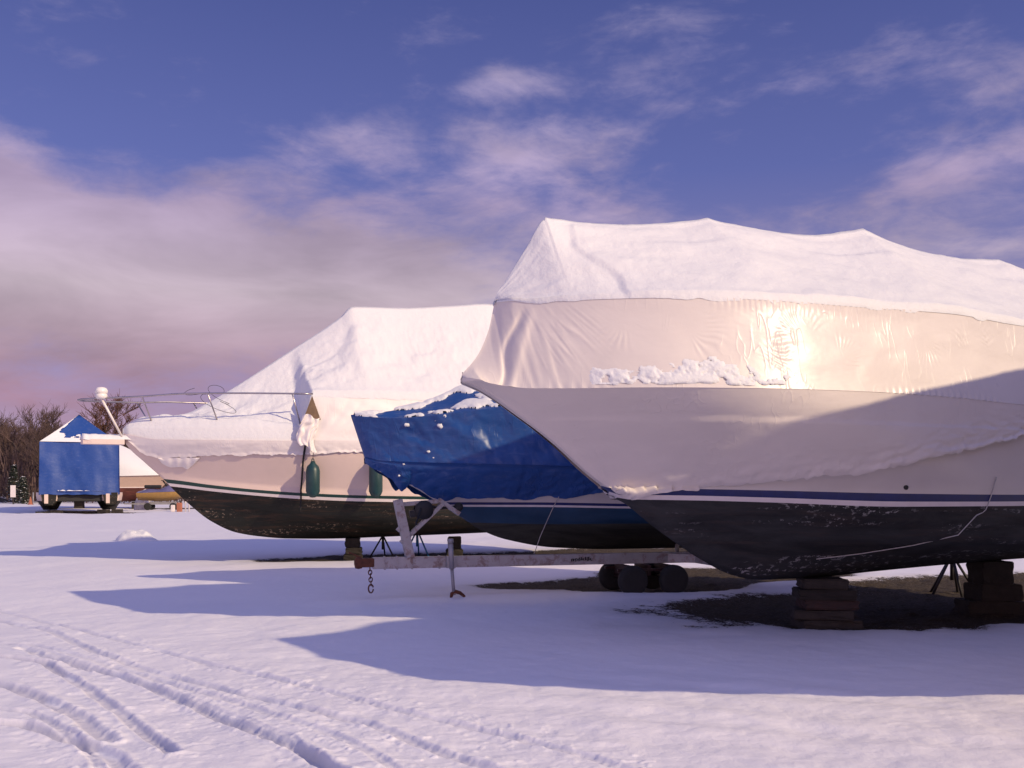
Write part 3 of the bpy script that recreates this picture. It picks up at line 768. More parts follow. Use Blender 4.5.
    low = curve([(0, 0.0), (0.15, 0.13), (0.35, 0.20), (0.6, 0.19), (0.72, 0.24), (0.82, 0.18), (1.0, 0.02)])(G)
    cx = 0.66+0.80*G; czz = 2.23-low*Hh; cy = -(B.hull_b(cx, czz)+0.035+0.03*np.sin(math.pi*Hh)+0.008*np.sin(G*30))
    fl.grid(np.stack([cx, cy, czz], -1)); fl.build('loose_flap', M['wrap_far'], root)
    return root, B
boat3, B3 = far_boat()
tag(boat3, 'long white snow-capped cruiser with bow rail, pulpit and green stripe, behind the blue-covered boat', 'boat', 'wrapped boats laid up in the snowy yard')

# the neighbour in the row on the photographer's right, outside the frame: its shadow lies across the yard
_top = [(0, 2.74), (0.165, 2.93), (0.29, 3.20), (0.376, 3.56), (0.454, 3.67), (0.70, 4.04), (0.922, 4.36), (1.29, 4.40), (2.01, 4.57), (2.94, 4.92), (3.2, 4.93), (3.98, 5.02), (4.86, 5.20), (5.8, 5.42), (7.2, 5.72), (8.2, 5.86), (9.6, 6.0)]
b_off, _ = near_boat((3.14, 5.76), R(25), 1.0, 0.0, _top); b_off.scale = (1, 1, 0.914)
tag(b_off, 'wrapped cruiser just outside the right edge, casting the shadow over the foreground snow', 'boat')

# ---- boat 2: blue-covered runabout on its trailer --------------------------
BOW2 = (-2.4, 14.9); TH2 = R(16)
def blue_boat():
    root = empty('trailer_boat', (BOW2[0], BOW2[1], 0), TH2)
    keel = [(0, 2.07), (0.19, 2.055), (0.25, 1.97), (0.40, 1.86), (0.73, 1.72), (1.0, 1.58), (1.35, 1.36), (1.7, 1.14), (1.98, 0.96), (2.4, 0.80), (3.2, 0.66), (4.2, 0.62), (6.6, 0.62)]
    sheer = (full(1.22, 3.4, 2.2, 0.2, 0.08), [(0, 2.06), (0.4, 2.0), (2.6, 1.93), (4, 1.90), (6.6, 1.88)])
    feats = [
        (full(1.12, 4.0, 2.0, 1.30), [(0, 1.38), (1.6, 1.385), (2.6, 1.385), (4.2, 1.36), (6.6, 1.34)]),
        (full(1.115, 4.0, 2.0, 1.35), [(0, 1.345), (1.6, 1.345), (2.6, 1.345), (4.2, 1.32), (6.6, 1.30)]),
        (full(1.11, 4.0, 2.0, 1.38), [(0, 1.31), (1.6, 1.315), (2.6, 1.315), (4.2, 1.29), (6.6, 1.27)]),
        (full(1.07, 4.0, 1.9, 1.75), [(0, 1.09), (1.8, 1.07), (2.9, 1.05), (4.3, 1.06), (6.6, 1.05)]),
    ]
    B = Boat(6.6, keel, sheer, feats, None, 0.19)
    B.mats = [(0,), (1,), (2,), (3,), (4,)]; B.mat_list = [M['gelcoat'], M['navy'], M['whiteline'], M['teal'], M['bottom_blue']]
    B.hull(root)
    rail_b = full(1.12, 3.4, 2.2, 0.0, 0.10)
    zc = curve([(0, 2.69), (0.3, 2.72), (0.66, 2.775), (1.04, 2.87), (1.35, 2.98), (1.7, 3.14), (2.2, 3.22), (3, 3.25), (4.2, 3.2), (5.4, 2.9), (6.6, 2.6)])
    rz = lambda s: np.minimum(curve([(0, 2.67), (0.6, 2.62), (1.3, 2.68), (2.2, 2.78), (3, 2.8), (4.5, 2.75), (6.6, 2.4)])(s), zc(s)-0.01)
    wl = curve([(0.0, 2.02), (0.19, 2.00), (0.40, 1.89), (0.56, 1.80), (0.66, 1.64), (0.72, 1.575), (0.77, 1.60), (0.84, 1.67), (0.92, 1.60), (1.06, 1.50), (1.2, 1.44), (1.33, 1.41), (1.5, 1.45), (1.75, 1.455), (2.59, 1.42), (2.75, 1.47), (3.18, 1.45), (3.57, 1.54), (3.75, 1.60), (4.5, 1.5), (6.6, 1.5)])
    s = np.concatenate([np.linspace(0, 1.2, 110)[:-1], np.linspace(1.2, 4, 160)[:-1], np.linspace(4, 6.6, 60)])
    mb = MB()
    for sg in (1, -1):
        nz = 40; T = np.linspace(0, 1, nz+1)[None, :]; S = s[:, None]+0*T
        z0 = rz(s)[:, None]; z1 = B.zs(s)[:, None]; Z = z0+(z1-z0)*T
        s2 = s+0.20*np.exp(-s/0.35); b0 = rail_b(s)[:, None]; b1 = (B.bs(s2)+0.02)[:, None]; bb = b0+(b1-b0)*T
        bb = bb+(0.055*fbm(S*1.6+Z, Z*1.6, 3, 51)-0.02)*np.sin(math.pi*T)+0.020*np.abs(fbm(S*3.5, Z*3+S*1.5, 3, 53))*sstep(0.1, 0.4, b1)
        P = np.stack([S+0.20*T*np.exp(-S/0.35), sg*bb, Z], -1); mb.grid(P, flip=(sg < 0))
        e = P[-1]; c = e.copy(); c[:, 1] = 0; mb.grid(np.stack([e, c], 0), smooth=False)
        T = np.linspace(0, 1, 21)[None, :]; S = s[:, None]+0*T
        Z = z0+(zc(s)[:, None]-z0)*T-0.03*np.sin(math.pi*T)*b0; bb = b0*(1-T)
        Z = Z+0.012*fbm(S*3, T*4, 3, 55)*np.sin(math.pi*T)
        mb.grid(np.stack([S, sg*bb, Z], -1), flip=(sg > 0))
        # skirt hanging free of the flared hull
        nz = 26; T = np.linspace(0, 1, nz+1)[None, :]; S = s[:, None]+0*T
        zl = wl(s2)+0.018*fbm(s*6, s*0+sg, 3, 57)-0.05*np.exp(-((s2-0.45)/0.25)**2); zl = np.minimum(zl, B.zs(s2)-0.01)[:, None]; S2 = s2[:, None]+0*T
        Z = z1+(zl-z1)*T; hb = np.where(Z > B.zk(s2)[:, None], B.hull_b(S2, Z), 0.0)
        hang = np.maximum(hb, b1*(1-0.45*T))*1.0
        bb = hang+0.022-0.03*np.exp(-((T-0.08)/0.07)**2)*0.6+0.022*np.abs(fbm(S*3+Z*3, Z*6-S*2.5, 3, 59))*sstep(0, 0.3, T)
        mb.grid(np.stack([S+0.20*np.exp(-S/0.35), sg*bb, Z], -1), flip=(sg < 0))
    mb.build('tarpaulin', M['tarp'], root)
    # snow lying in patches on the top of the tarpaulin
    mb = MB(); sr = np.linspace(0.05, 6.5, 420)
    for sg in (1, -1):
        T = np.linspace(0.02, 1, 60)[None, :]; S = sr[:, None]+0*T
        z0 = rz(sr)[:, None]; b0 = rail_b(sr)[:, None]
        Z = z0+(zc(sr)[:, None]-z0)*T-0.03*np.sin(math.pi*T)*b0+0.012*fbm(S*3, T*4, 3, 55)*np.sin(math.pi*T); bb = b0*(1-T)
        h = fbm(S*3.2, T*3.2*b0+3, 4, 61)*0.55+0.30*sstep(1.2, 1.9, S)*(1-sstep(0.35, 0.6, T)) + 0.45*sstep(0.75, 1.0, T)*(1-sstep(1.9, 2.6, S)) + 0.22*sstep(2.2, 2.8, S) - 0.05 - 0.5*np.exp(-((S-1.55)/0.42)**2)*np.exp(-((T-0.62)/0.14)**2)
        h = h-0.5*(1-sstep(0.03, 0.14, T))*(1-sstep(1.5, 1.9, S)); hh = np.clip(h, -0.1, 0.4)
        P = np.stack([S, sg*bb, Z+0.003+np.sign(hh)*0.07*np.sqrt(np.abs(hh))], -1)
        mb.grid(P, flip=(sg > 0), mask=(h[:-1, :-1] > -0.06))
    mb.build('snow_layer', M['snow'], root)
    # frozen flecks on the side of the tarpaulin
    mb = MB(); rnd = random.Random(4)
    for (a, z, r) in [(0.75, 2.52, 0.035), (1.22, 2.50, 0.05), (1.20, 2.62, 0.03), (1.05, 2.13, 0.022), (0.72, 1.95, 0.018), (0.66, 1.78, 0.016), (1.12, 2.04, 0.014), (1.28, 2.64, 0.035), (1.16, 2.58, 0.022)]:
        y = -float(rail_b(a)+(B.bs(a)+0.02-rail_b(a))*(float(rz(a))-z)/(float(rz(a))-float(B.zs(a))))
        bm = bmesh.new(); bmesh.ops.create_icosphere(bm, subdivisions=2, radius=r)
        for v in bm.verts:
            v.co = Vector((v.co.x*1.2, v.co.y*0.45, v.co.z*0.8))*(1+0.35*rnd.uniform(-1, 1))+Vector((a, y+0.004, z))
        bm.verts.index_update(); mb = MB(); mb.add([v.co[:] for v in bm.verts], [[v.index for v in f.verts] for f in bm.faces]); bm.free()
        mb.build('snow_clump', M['snow'], root)
    return root, B
boat2, B2 = blue_boat()
tag(boat2, 'runabout under a wrinkled royal blue tarpaulin with snow patches, standing on the trailer', 'boat')

# ---- trailer ----------------------------------------------------------------
def wheel(root, x, y, r=0.31, w=0.18):
    z = r-0.01
    t = MB(); t.lathe([(r-0.09, -w/2), (r-0.03, -w/2), (r, -w/2+0.03), (r, w/2-0.03), (r-0.03, w/2), (r-0.09, w/2), (r-0.10, 0)], (0, 0, 0), 32, 'Y')
    wh = empty('wheel', (0, 0, 0)); wh.parent = root; wh.location = (x, y, z)
    t.build('tyre', M['rubber'], wh)
    q = MB(); q.lathe([(0.0, -w/2+0.02), (0.06, -w/2+0.015), (0.08, -w/2+0.05), (r-0.12, -w/2+0.05), (r-0.09, -w/2+0.01), (r-0.09, w/2-0.01), (0.05, w/2-0.04), (0.0, w/2-0.04)], (0, 0, 0), 24, 'Y')
    q.build('rim', M['galvclean'], wh)

def trailer():
    TB = (-2.06, 14.35); TT = R(15)
    root = empty('boat_trailer', (TB[0], TB[1], 0), TT)
    f = MB()
    f.bar((0.06, 0, 0.52), (8.6, 0, 0.52), 0.11, 0.165, bev=0.008)
    for x in (5.0, 7.4, 8.4): f.bar((x, -0.95, 0.50), (x, 0.95, 0.50), 0.08, 0.10)
    for sg in (-1, 1):
        f.bar((4.6, 0, 0.515), (5.9, sg*0.92, 0.515), 0.07, 0.13); f.bar((5.85, sg*0.92, 0.515), (8.6, sg*0.92, 0.515), 0.07, 0.13)
        f.bar((5.0, sg*0.45, 0.72), (8.4, sg*0.52, 0.72), 0.10, 0.06); f.bar((5.0, sg*0.45, 0.55), (5.0, sg*0.45, 0.70), 0.05, 0.05); f.bar((7.4, sg*0.5, 0.55), (7.4, sg*0.5, 0.70), 0.05, 0.05)
    for x in (0.22, 0.40, 0.62, 1.02): f.bar((x, 0, 0.52), (x+0.018, 0, 0.52), 0.135, 0.19, bev=0.003)
    f.build('frame', M['galv'], root)
    db = MB()
    for x in (3.89, 4.55): db.tube([(x, -0.42, 0.235), (x, 0.42, 0.235)], 0.03, 8)
    for sg in (-1, 1): db.bar((3.70, sg*0.27, 0.36), (4.75, sg*0.27, 0.36), 0.05, 0.04, bev=0.004)
    for x in (3.89, 4.22, 4.55): db.box((x, 0, 0.35), (0.06, 0.54, 0.16), bev=0.004)
    db.build('axle', M['darkred'], root)
    wl_ = MB(); rnd = random.Random(8); x = 3.05
    while x < 3.36:                      # worn maker's lettering, no longer legible
        h = rnd.uniform(0.03, 0.07); w = rnd.uniform(0.008, 0.022)
        wl_.box((x, -0.0575, 0.52+rnd.uniform(-0.012, 0.012)), (w, 0.003, h)); wl_.box((x+0.012, -0.0575, 0.50+rnd.uniform(0, 0.04)), (0.026, 0.0024, 0.010)); x += w+rnd.uniform(0.008, 0.016)
    wl_.build('worn_lettering', M['black'], root)
    c = MB(); c.bar((-0.16, 0, 0.53), (0.08, 0, 0.53), 0.13, 0.13, bev=0.02); c.lathe([(0.0, -0.09), (0.05, -0.08), (0.065, -0.02), (0.065, 0.03), (0.04, 0.08), (0.0, 0.09)], (-0.14, 0, 0.53), 16); c.bar((-0.1, 0, 0.60), (-0.28, 0, 0.68), 0.04, 0.025)
    c.build('coupler', M['rust'], root)
    ch = MB()
    for k in range(5):
        z = 0.44-k*0.052; pts = [(0.026*math.cos(a)*(1 if k % 2 else 0.15)+0.02+0.004*k, 0.026*math.cos(a)*(0.15 if k % 2 else 1), z+0.037*math.sin(a)) for a in np.linspace(0, 2*math.pi, 11)]
        ch.tube(pts, 0.008, 6, caps=False)
    ch.tube([(0.035+0.035*math.cos(a), 0, 0.155+0.06*math.sin(a)) for a in np.linspace(0.3, 2*math.pi-0.1, 14)], 0.011, 6)
    ch.build('safety_chain', M['rust'], root)
    w = MB(); w.bar((0.60, 0, 0.60), (0.42, 0, 1.43), 0.12, 0.19, bev=0.006, up=Vector((0, 1, 0)))
    w.bar((0.50, 0.0, 1.02), (0.46, 0, 1.06), 0.13, 0.17, bev=0.003); w.bar((0.55, 0.0, 0.84), (0.52, 0, 0.88), 0.13, 0.17, bev=0.003)
    w.bar((0.60, -0.05, 0.92), (1.08, -0.05, 1.37), 0.035, 0.055); w.bar((0.60, 0.05, 0.92), (1.08, 0.05, 1.37), 0.035, 0.055)
    w.bar((1.02, 0, 1.43), (1.33, 0, 1.22), 0.12, 0.06); w.bar((0.44, 0.0, 1.36), (1.06, 0, 1.41), 0.04, 0.06)
    w.build('winch_post', M['galv'], root)
    wi = MB(); wi.lathe([(0.0, -0.09), (0.13, -0.085), (0.14, -0.06), (0.07, -0.05), (0.07, 0.05), (0.14, 0.06), (0.13, 0.085), (0.0, 0.09)], (0.80, 0, 1.28), 18, 'Y')
    wi.bar((0.60, 0, 1.22), (0.90, 0, 1.28), 0.14, 0.10, bev=0.01); wi.tube([(0.74, -0.09, 1.30), (0.74, -0.13, 1.30), (0.66, -0.15, 1.08), (0.66, -0.24, 1.08)], 0.014, 8)
    wi.tube([(0.78, 0, 1.37), (1.05, 0, 1.30), (1.28, 0, 1.33)], 0.02, 6)
    wi.build('winch', M['black'], root)
    ro = MB(); ro.lathe([(0.02, -0.07), (0.055, -0.06), (0.07, 0), (0.055, 0.06), (0.02, 0.07)], (1.32, 0, 1.32), 16, 'Y'); ro.build('bow_roller', M['rubber'], root)
    j = MB(); j.tube([(1.18, -0.10, 0.80), (1.20, -0.10, 0.42)], 0.038, 12); j.tube([(1.20, -0.10, 0.42), (1.23, -0.10, 0.04)], 0.026, 10)
    j.tube([(1.18, -0.10, 0.80), (1.18, -0.10, 0.86)], 0.045, 12)
    j.bar((1.12, -0.08, 0.52), (1.26, -0.08, 0.52), 0.05, 0.17)
    jj = j.build('jack', M['galvclean'], root)
    ft = MB(); ft.tube([(1.18, -0.10, -0.02), (1.20, -0.10, 0.06), (1.25, -0.10, 0.09), (1.32, -0.10, 0.07), (1.38, -0.10, 0.02), (1.40, -0.10, -0.03)], [0.016, 0.03, 0.032, 0.028, 0.022, 0.014], 8); ft.build('foot', M['rust'], jj)
    for x in (3.89, 4.55):
        for sg in (-1, 1): wheel(root, x, sg*0.42, 0.225, 0.15)
    return root
tr = trailer()
tag(tr, 'galvanised boat trailer with rusty coupler and winch post under the blue-covered boat', 'trailer')
# strap hanging over the tongue of the trailer
def cord(name, pts, r, mat, label, cat, group=None):
    m = MB(); m.tube(pts, r, 6); o = m.build(name, mat, None); tag(o, label, cat, group); return o

# ------------------------------------------------------------------ timber cribs and stands
def timber(loc, size, rz, label, mat='timber', group='timbers stacked under the keels', seed=0):
    bm = bmesh.new(); bmesh.ops.create_cube(bm, size=1.0)
    bmesh.ops.subdivide_edges(bm, edges=bm.edges[:], cuts=3, use_grid_fill=True)
    rnd = random.Random(seed)
    for v in bm.verts:
        v.co = Vector((v.co.x*size[0], v.co.y*size[1], v.co.z*size[2]))
        v.co += Vector((rnd.uniform(-1, 1)*0.008, rnd.uniform(-1, 1)*0.008, rnd.uniform(-1, 1)*0.005))
    bmesh.ops.bevel(bm, geom=[e for e in bm.edges if e.calc_face_angle(0) > 0.9], offset=0.012, segments=2, affect='EDGES')
    me = bpy.data.meshes.new('timber_block'); bm.to_mesh(me); bm.free(); me.materials.append(M[mat])
    o = bpy.data.objects.new('timber_block', me); link(o); o.location = loc; o.rotation_euler = (rnd.uniform(-.01, .01), rnd.uniform(-.015, .015), rz)
    tag(o, label, 'timber', group); return o

p = frame_pt(BOW1, TH1, 4.42, 0, 0)
g0 = gz(p.x, p.y)
lv = ['lowest', 'second from the bottom', 'middle', 'fourth from the bottom', 'topmost']
zz = g0-0.02
hs = [0.125, 0.12, 0.115, 0.12, 0.09]; ws = [0.70, 0.66, 0.62, 0.66, 0.52]
for k in range(5):
    top = zz+hs[k]
    if k == 4: top = 0.545; hs[k] = max(0.05, top-zz)
    timber((p.x+0.15+[0.02, -0.05, 0.02, -0.02, -0.04][k], p.y-[0.0, 0.03, 0.02, 0.04, 0.02][k], zz+hs[k]/2), (ws[k], [0.5, 0.42, 0.45, 0.42, 0.38][k], hs[k]-0.006), TH1*0.2+[0.1, -0.08, 0.05, -0.02, 0.04][k]-0.15,
           f'{lv[k]} rough timber in the crib under the nearest boat\'s bow', 'timber_red' if k in (2,) else ('timber' if k != 3 else 'timber_dark'), seed=k)
    zz = top
p = frame_pt(BOW1, TH1, 7.35, 0, 0); g0 = gz(p.x, p.y)
zz = g0-0.02
for k, (w, h) in enumerate([(0.75, 0.20), (0.55, 0.22)]):
    timber((p.x+0.03*k, p.y, zz+h/2), (w, 0.45, h-0.005), 0.1*k, ['lower dark block under the nearest boat at the right edge', 'upper dark block under the nearest boat at the right edge'][k], 'timber_dark', seed=20+k); zz += h
hgt = 0.655-zz
timber((p.x, p.y, zz+hgt/2), (0.42, 0.4, hgt-0.002), 0.05, 'topmost dark block touching the keel at the right edge', 'timber_dark', seed=24)

def jack_stand(loc, top, rz, label, legmat, headmat, spread=0.38, lean=(0, 0), nleg=4):
    root = empty('jack_stand', loc, rz)
    for k in range(nleg):
        a = 2*math.pi*(k+0.5)/nleg
        m = MB(); m.tube([(0.03*math.cos(a), 0.03*math.sin(a), top*0.62), (spread*math.cos(a), spread*math.sin(a), -0.01)], 0.020, 8)
        m.build('leg', legmat, root)
    m = MB(); m.tube([(0, 0, top*0.25), (0, 0, top*0.70)], 0.030, 10); m.tube([(0, 0, top*0.7), (lean[0]*0.8, lean[1]*0.8, top-0.04)], 0.017, 8); m.build('post', legmat, root)
    m = MB(); m.tube([(-0.16, 0, top*0.72), (0.16, 0, top*0.72)], 0.014, 8); m.lathe([(0.0, -0.02), (0.045, -0.02), (0.045, 0.02), (0.0, 0.02)], (0, 0, top*0.72), 12); m.build('handle', headmat, root)
    m = MB(); m.box((lean[0], lean[1], top-0.02), (0.26, 0.26, 0.04), Matrix.Rotation(0.25, 3, 'X'), bev=0.008); m.build('pad', M['timber'], root)
    tag(root, label, 'stand', 'jack stands propping the hulls'); return root
q = Vector(((952-512)/1000*15.6, 15.6, 0)); jack_stand((q.x, q.y, gz(q.x, q.y)), 0.95, 0.3, 'dark jack stand under the far side of the nearest boat near the right edge', M['blackpaint'], M['blackpaint'], nleg=5)

# far boat supports
def at(px, D): return ((px-512)/1000.0*D, D)
for (px, D, top, lab, lm, hm) in [(384, 23.6, 0.78, 'black-legged jack stand under the far cruiser, left of the winch post', 'blackpaint', 'blackpaint'),
                                  (418, 23.9, 0.92, 'blue jack stand with red handle, right of the winch post', 'bluepaint', 'redpaint')]:
    x, y = at(px, D); jack_stand((x, y-0.2, gz(x, y)), top, 0.5, lab, M[lm], M[hm], 0.34, nleg=3)
x, y = frame_pt(BOW3, TH3, 4.9, 0, 0)[:2]
zz = gz(x, y)-0.02
for k, (w, h) in enumerate([(0.42, 0.17), (0.36, 0.15)]):
    timber((x+0.02*k, y, zz+h/2), (w, 0.4, h-0.004), 0.1, ['bottom block of the crib under the green-striped boat, beside the coupler', 'middle block of the crib under the green-striped boat, beside the coupler'][k], 'timber_dark', seed=30+k); zz += h
timber((x, y, (zz+0.46)/2), (0.30, 0.34, 0.458-zz), 0.0, 'top block of the crib touching the green-striped boat\'s keel', 'timber_dark', seed=33)
x, y = frame_pt(BOW3, TH3, 7.35, -0.05, 0)[:2]
zz = gz(x, y)-0.02
timber((x, y, zz+0.11), (0.38, 0.4, 0.215), 0.1, 'lower dark block under the far cruiser, right of the trailer jack', 'timber_dark', seed=36)
timber((x, y, zz+0.22+0.145), (0.30, 0.34, 0.285), 0.0, 'upper dark block under the far cruiser, right of the trailer jack', 'timber_dark', seed=37)

# ------------------------------------------------------------------ fenders and lines on the far boat
def fender(s, ztop, zbot, label):
    r = 0.145; h = ztop-zbot
    b = max(float(B3.hull_b(s, zbot+0.1)), float(B3.hull_b(s, ztop)))+r+0.02
    P = frame_pt(BOW3, TH3, s, -b, 0)
    root = empty('fender', (P.x, P.y, zbot))
    m = MB(); m.lathe([(0.0, 0.0), (0.05, 0.005), (0.11, 0.05), (r, 0.13), (r, h-0.20), (0.12, h-0.11), (0.06, h-0.05), (0.04, h)], (0, 0, 0), 24); m.build('body', M['fender'], root)
    m = MB(); m.tube([(0.025*math.cos(a), 0, h+0.02+0.03*math.sin(a)) for a in np.linspace(0, 2*math.pi, 12)], 0.010, 6, caps=False); m.build('eye', M['fender'], root)
    m = MB(); tp = frame_pt(BOW3, TH3, s, -(float(B3.bs(s))+0.05), 2.66)
    m.tube([(0, 0, h+0.03), (tp.x-P.x, tp.y-P.y, 2.40-zbot), (tp.x-P.x, tp.y-P.y+0.03, 2.66-zbot)], 0.007, 6); m.build('line', M['hollow'], root)
    tag(root, label, 'fender', 'green fenders hanging on the far cruiser'); return root
fender(3.62, 2.16, 1.40, 'green fender beside the dark rope under the torn white wrap')
fender(4.90, 2.26, 1.40, 'green fender just left of the blue tarpaulin')
pr = [frame_pt(BOW3, TH3, 3.46+0.012*math.sin(z*5), -(float(max(B3.hull_b(3.46, z), B3.hull_b(3.46, max(z, 1.45))))+0.055), z) for z in np.linspace(2.62, 1.10, 18)]
cord('mooring_rope', pr, 0.022, M['rope'], 'doubled dark rope hanging down the far cruiser beside a fender', 'rope')
# thin white cord looped over the nearest hull, and one over the blue boat
pr = []
for s_, z_ in [(5.70, 1.72), (5.66, 1.50), (5.63, 1.36), (5.60, 1.33)]:
    pr.append(frame_pt(BOW1, TH1, s_, -(float(B1.hull_b(s_, z_))+0.012), z_))
for s_, z_ in [(5.50, 1.30), (5.38, 1.08)]:
    pr.append(frame_pt(BOW1, TH1, s_, -(float(B1.hull_b(s_, z_))+0.045), z_))
for s_, z_ in [(5.0, 0.96), (4.55, 0.86), (4.1, 0.80)]:
    pr.append(frame_pt(BOW1, TH1, s_, -(float(B1.hull_b(s_, z_))+0.045), z_))
cord('tie_cord', pr, 0.006, M['cord'], 'thin pale cord slung under the black bottom of the nearest boat', 'cord', 'pale tie cords')
pr = [frame_pt(BOW2, TH2, s_, -(max(float(B2.hull_b(s_, z_)), 0.4)+0.035), z_) for s_, z_ in [(2.98, 1.47), (2.93, 1.30), (2.88, 1.08), (2.82, 0.86), (2.74, 0.64), (2.72, 0.60)]]
cord('tie_cord', pr, 0.006, M['cord'], 'thin pale cord from the blue tarpaulin down to the trailer frame', 'cord', 'pale tie cords')
# wiry cable caught on the far bow rail
pts = []
for k in range(150):
    a = k*0.16; rr = 0.13+0.09*math.sin(k*0.083+1)
    q = frame_pt(BOW3, TH3, 1.62+0.36*math.sin(k*0.031)+rr*math.cos(a)*1.3, -(1.02+0.10*math.sin(k*0.11)), 3.42+0.13*math.cos(k*0.047)+0.8*rr*math.sin(a*0.83)); pts.append(q)
cord('loose_cable', pts, 0.0045, M['black'], 'tangled loop of thin dark cable caught on the cruiser\'s bow rail', 'cable')

# ------------------------------------------------------------------ distance: catamaran, boat, watercraft, odds and ends
def catamaran():
    D = 62.0; cx = (80-512)/1000*D
    root = empty('catamaran', (cx, D, 0), R(23.5))
    W = 2.27
    for sg in (-1, 1):
        m = MB(); P = []
        for t in np.linspace(0, 1, 14):
            y = 8.0*t; w = 0.78*min(1.0, 0.55+t*2.2); zb = 0.55-0.35*min(1, t*3)
            P.append([(sg*1.75-w, y, 1.32), (sg*1.75-w, y, 1.12), (sg*1.75-w*0.92, y, 0.80), (sg*1.75-w*0.5, y, zb), (sg*1.75+w*0.5, y, zb), (sg*1.75+w*0.92, y, 0.80), (sg*1.75+w, y, 1.12), (sg*1.75+w, y, 1.32)])
        P = np.array(P); m.grid(P, rowmat=[0, 0, 1, 1, 1, 0, 0]); m.add(P[0], [tuple(range(8))], 1, False); m.add(P[-1], [tuple(range(8))], 1, False)
        m.box((sg*1.75-0.15, -0.02, 0.95), (0.22, 0.06, 0.6), mi=0)
        m.build('hull', [M['gelcoat_far'], M['bottom_far']], root)
    m = MB(); m.box((0, 4, 0.98), (2.6, 7.4, 0.45), mi=0, bev=0.05); m.build('bridge_deck', M['black'], root)
    # cover: walls with hipped front, long ridge behind
    m = MB(); n = 30
    rows = []
    def ring(y, e): return None
    zs = np.linspace(0, 1, 12)
    X = np.linspace(-W, W, n)
    F = np.zeros((n, 12, 3))
    for i, x in enumerate(X):
        for j, t in enumerate(zs):
            z = 4.42-(4.42-1.18)*t
            F[i, j] = (x*(1+0.015*t), -0.06*math.sin(x*2.2)-0.05*vnoise(x*2.5, t*4, 3)-0.10*(t > 0.62)*(t-0.62), z+(0.05*vnoise(x*3, 0, 4) if j == 11 else 0))
    m.grid(F)
    for sg in (-1, 1):
        P = np.zeros((12, 10, 3))
        for i, y in enumerate(np.linspace(0, 9, 12)):
            for j, t in enumerate(np.linspace(0, 1, 10)): P[i, j] = (sg*W*(1+0.015*t)+0.03*float(vnoise(y*1.3, t*3, 7)), y, 4.42-3.24*t)
        m.grid(P)
    apex = (-0.05, 1.1, 6.2); back = (-0.05, 9, 5.9)
    def patch(a, b, c, d, k=10, sag=0.12):
        P = np.zeros((k, k, 3)); a, b, c, d = map(np.array, (a, b, c, d))
        for i in range(k):
            for j in range(k):
                u, v = i/(k-1), j/(k-1); q = (a*(1-u)+b*u)*(1-v)+(d*(1-u)+c*u)*v; q[2] -= sag*math.sin(math.pi*v)*math.sin(math.pi*min(1, u+0.1)); P[i, j] = q
        return P
    m.grid(patch((-W, 0, 4.42), (W, 0, 4.42), apex, apex)); m.grid(patch((-W, 0, 4.42), (-W, 9, 4.42), back, apex)); m.grid(patch((W, 0, 4.42), (W, 9, 4.42), back, apex))
    m.add([(-W, 9, 4.42), (W, 9, 4.42), back, (W, 9, 1.2), (-W, 9, 1.2)], [(0, 1, 2), (0, 4, 3, 1)], 0, False)
    m.build('tarpaulin', M['tarp_far'], root)
    s = MB(); P = patch((-W, 0, 4.42), (W, 0, 4.42), apex, apex, 40)
    U, V = np.meshgrid(np.linspace(0, 1, 40), np.linspace(0, 1, 40), indexing='ij')
    h = 0.52-U*0.85-1.0*V+0.22*fbm(U*5, V*5, 3, 8)+0.5*(1-sstep(0.0, 0.08, U))
    P[:, :, 1] -= 0.03; P[:, :, 2] += 0.03; s.grid(P, mask=(h[:-1, :-1] > 0.0))
    P = patch((-W, 0, 4.42), (-W, 9, 4.42), back, apex, 20); P[:, :, 2] += 0.04; s.grid(P)
    P = patch((W, 0, 4.42), (W, 9, 4.42), back, apex, 20); P[:, :, 2] += 0.04; s.grid(P)
    X = np.linspace(-1.25, 1.4, 30)                                 # snow caught on the hem
    P = np.array([[(x, -0.10-0.05*t, 1.40+0.13*(1-t)*abs(float(vnoise(x*3, 2, 3)))+0.02*t) for t in (0, 1)] for x in X]); s.grid(P)
    s.build('snow_layer', M['snow'], root)
    tag(root, 'twin-hulled boat under a tall blue tarpaulin with a peaked snowy top, far left', 'boat')
    rnd = random.Random(9)
    for k, sx in enumerate((-2.15, -1.35, 1.35, 2.15)):
        xx = cx+sx*1.0; zt = 0.28
        timber((cx+sx*0.917-0.12, D+sx*0.40+0.3, gz(xx, D)+0.10), (0.6, 0.5, 0.22), rnd.uniform(-.2, .2), f'{["outer left", "inner left", "inner right", "outer right"][k]} block under the blue-tented twin-hulled boat', seed=50+k)
    return root
catamaran()

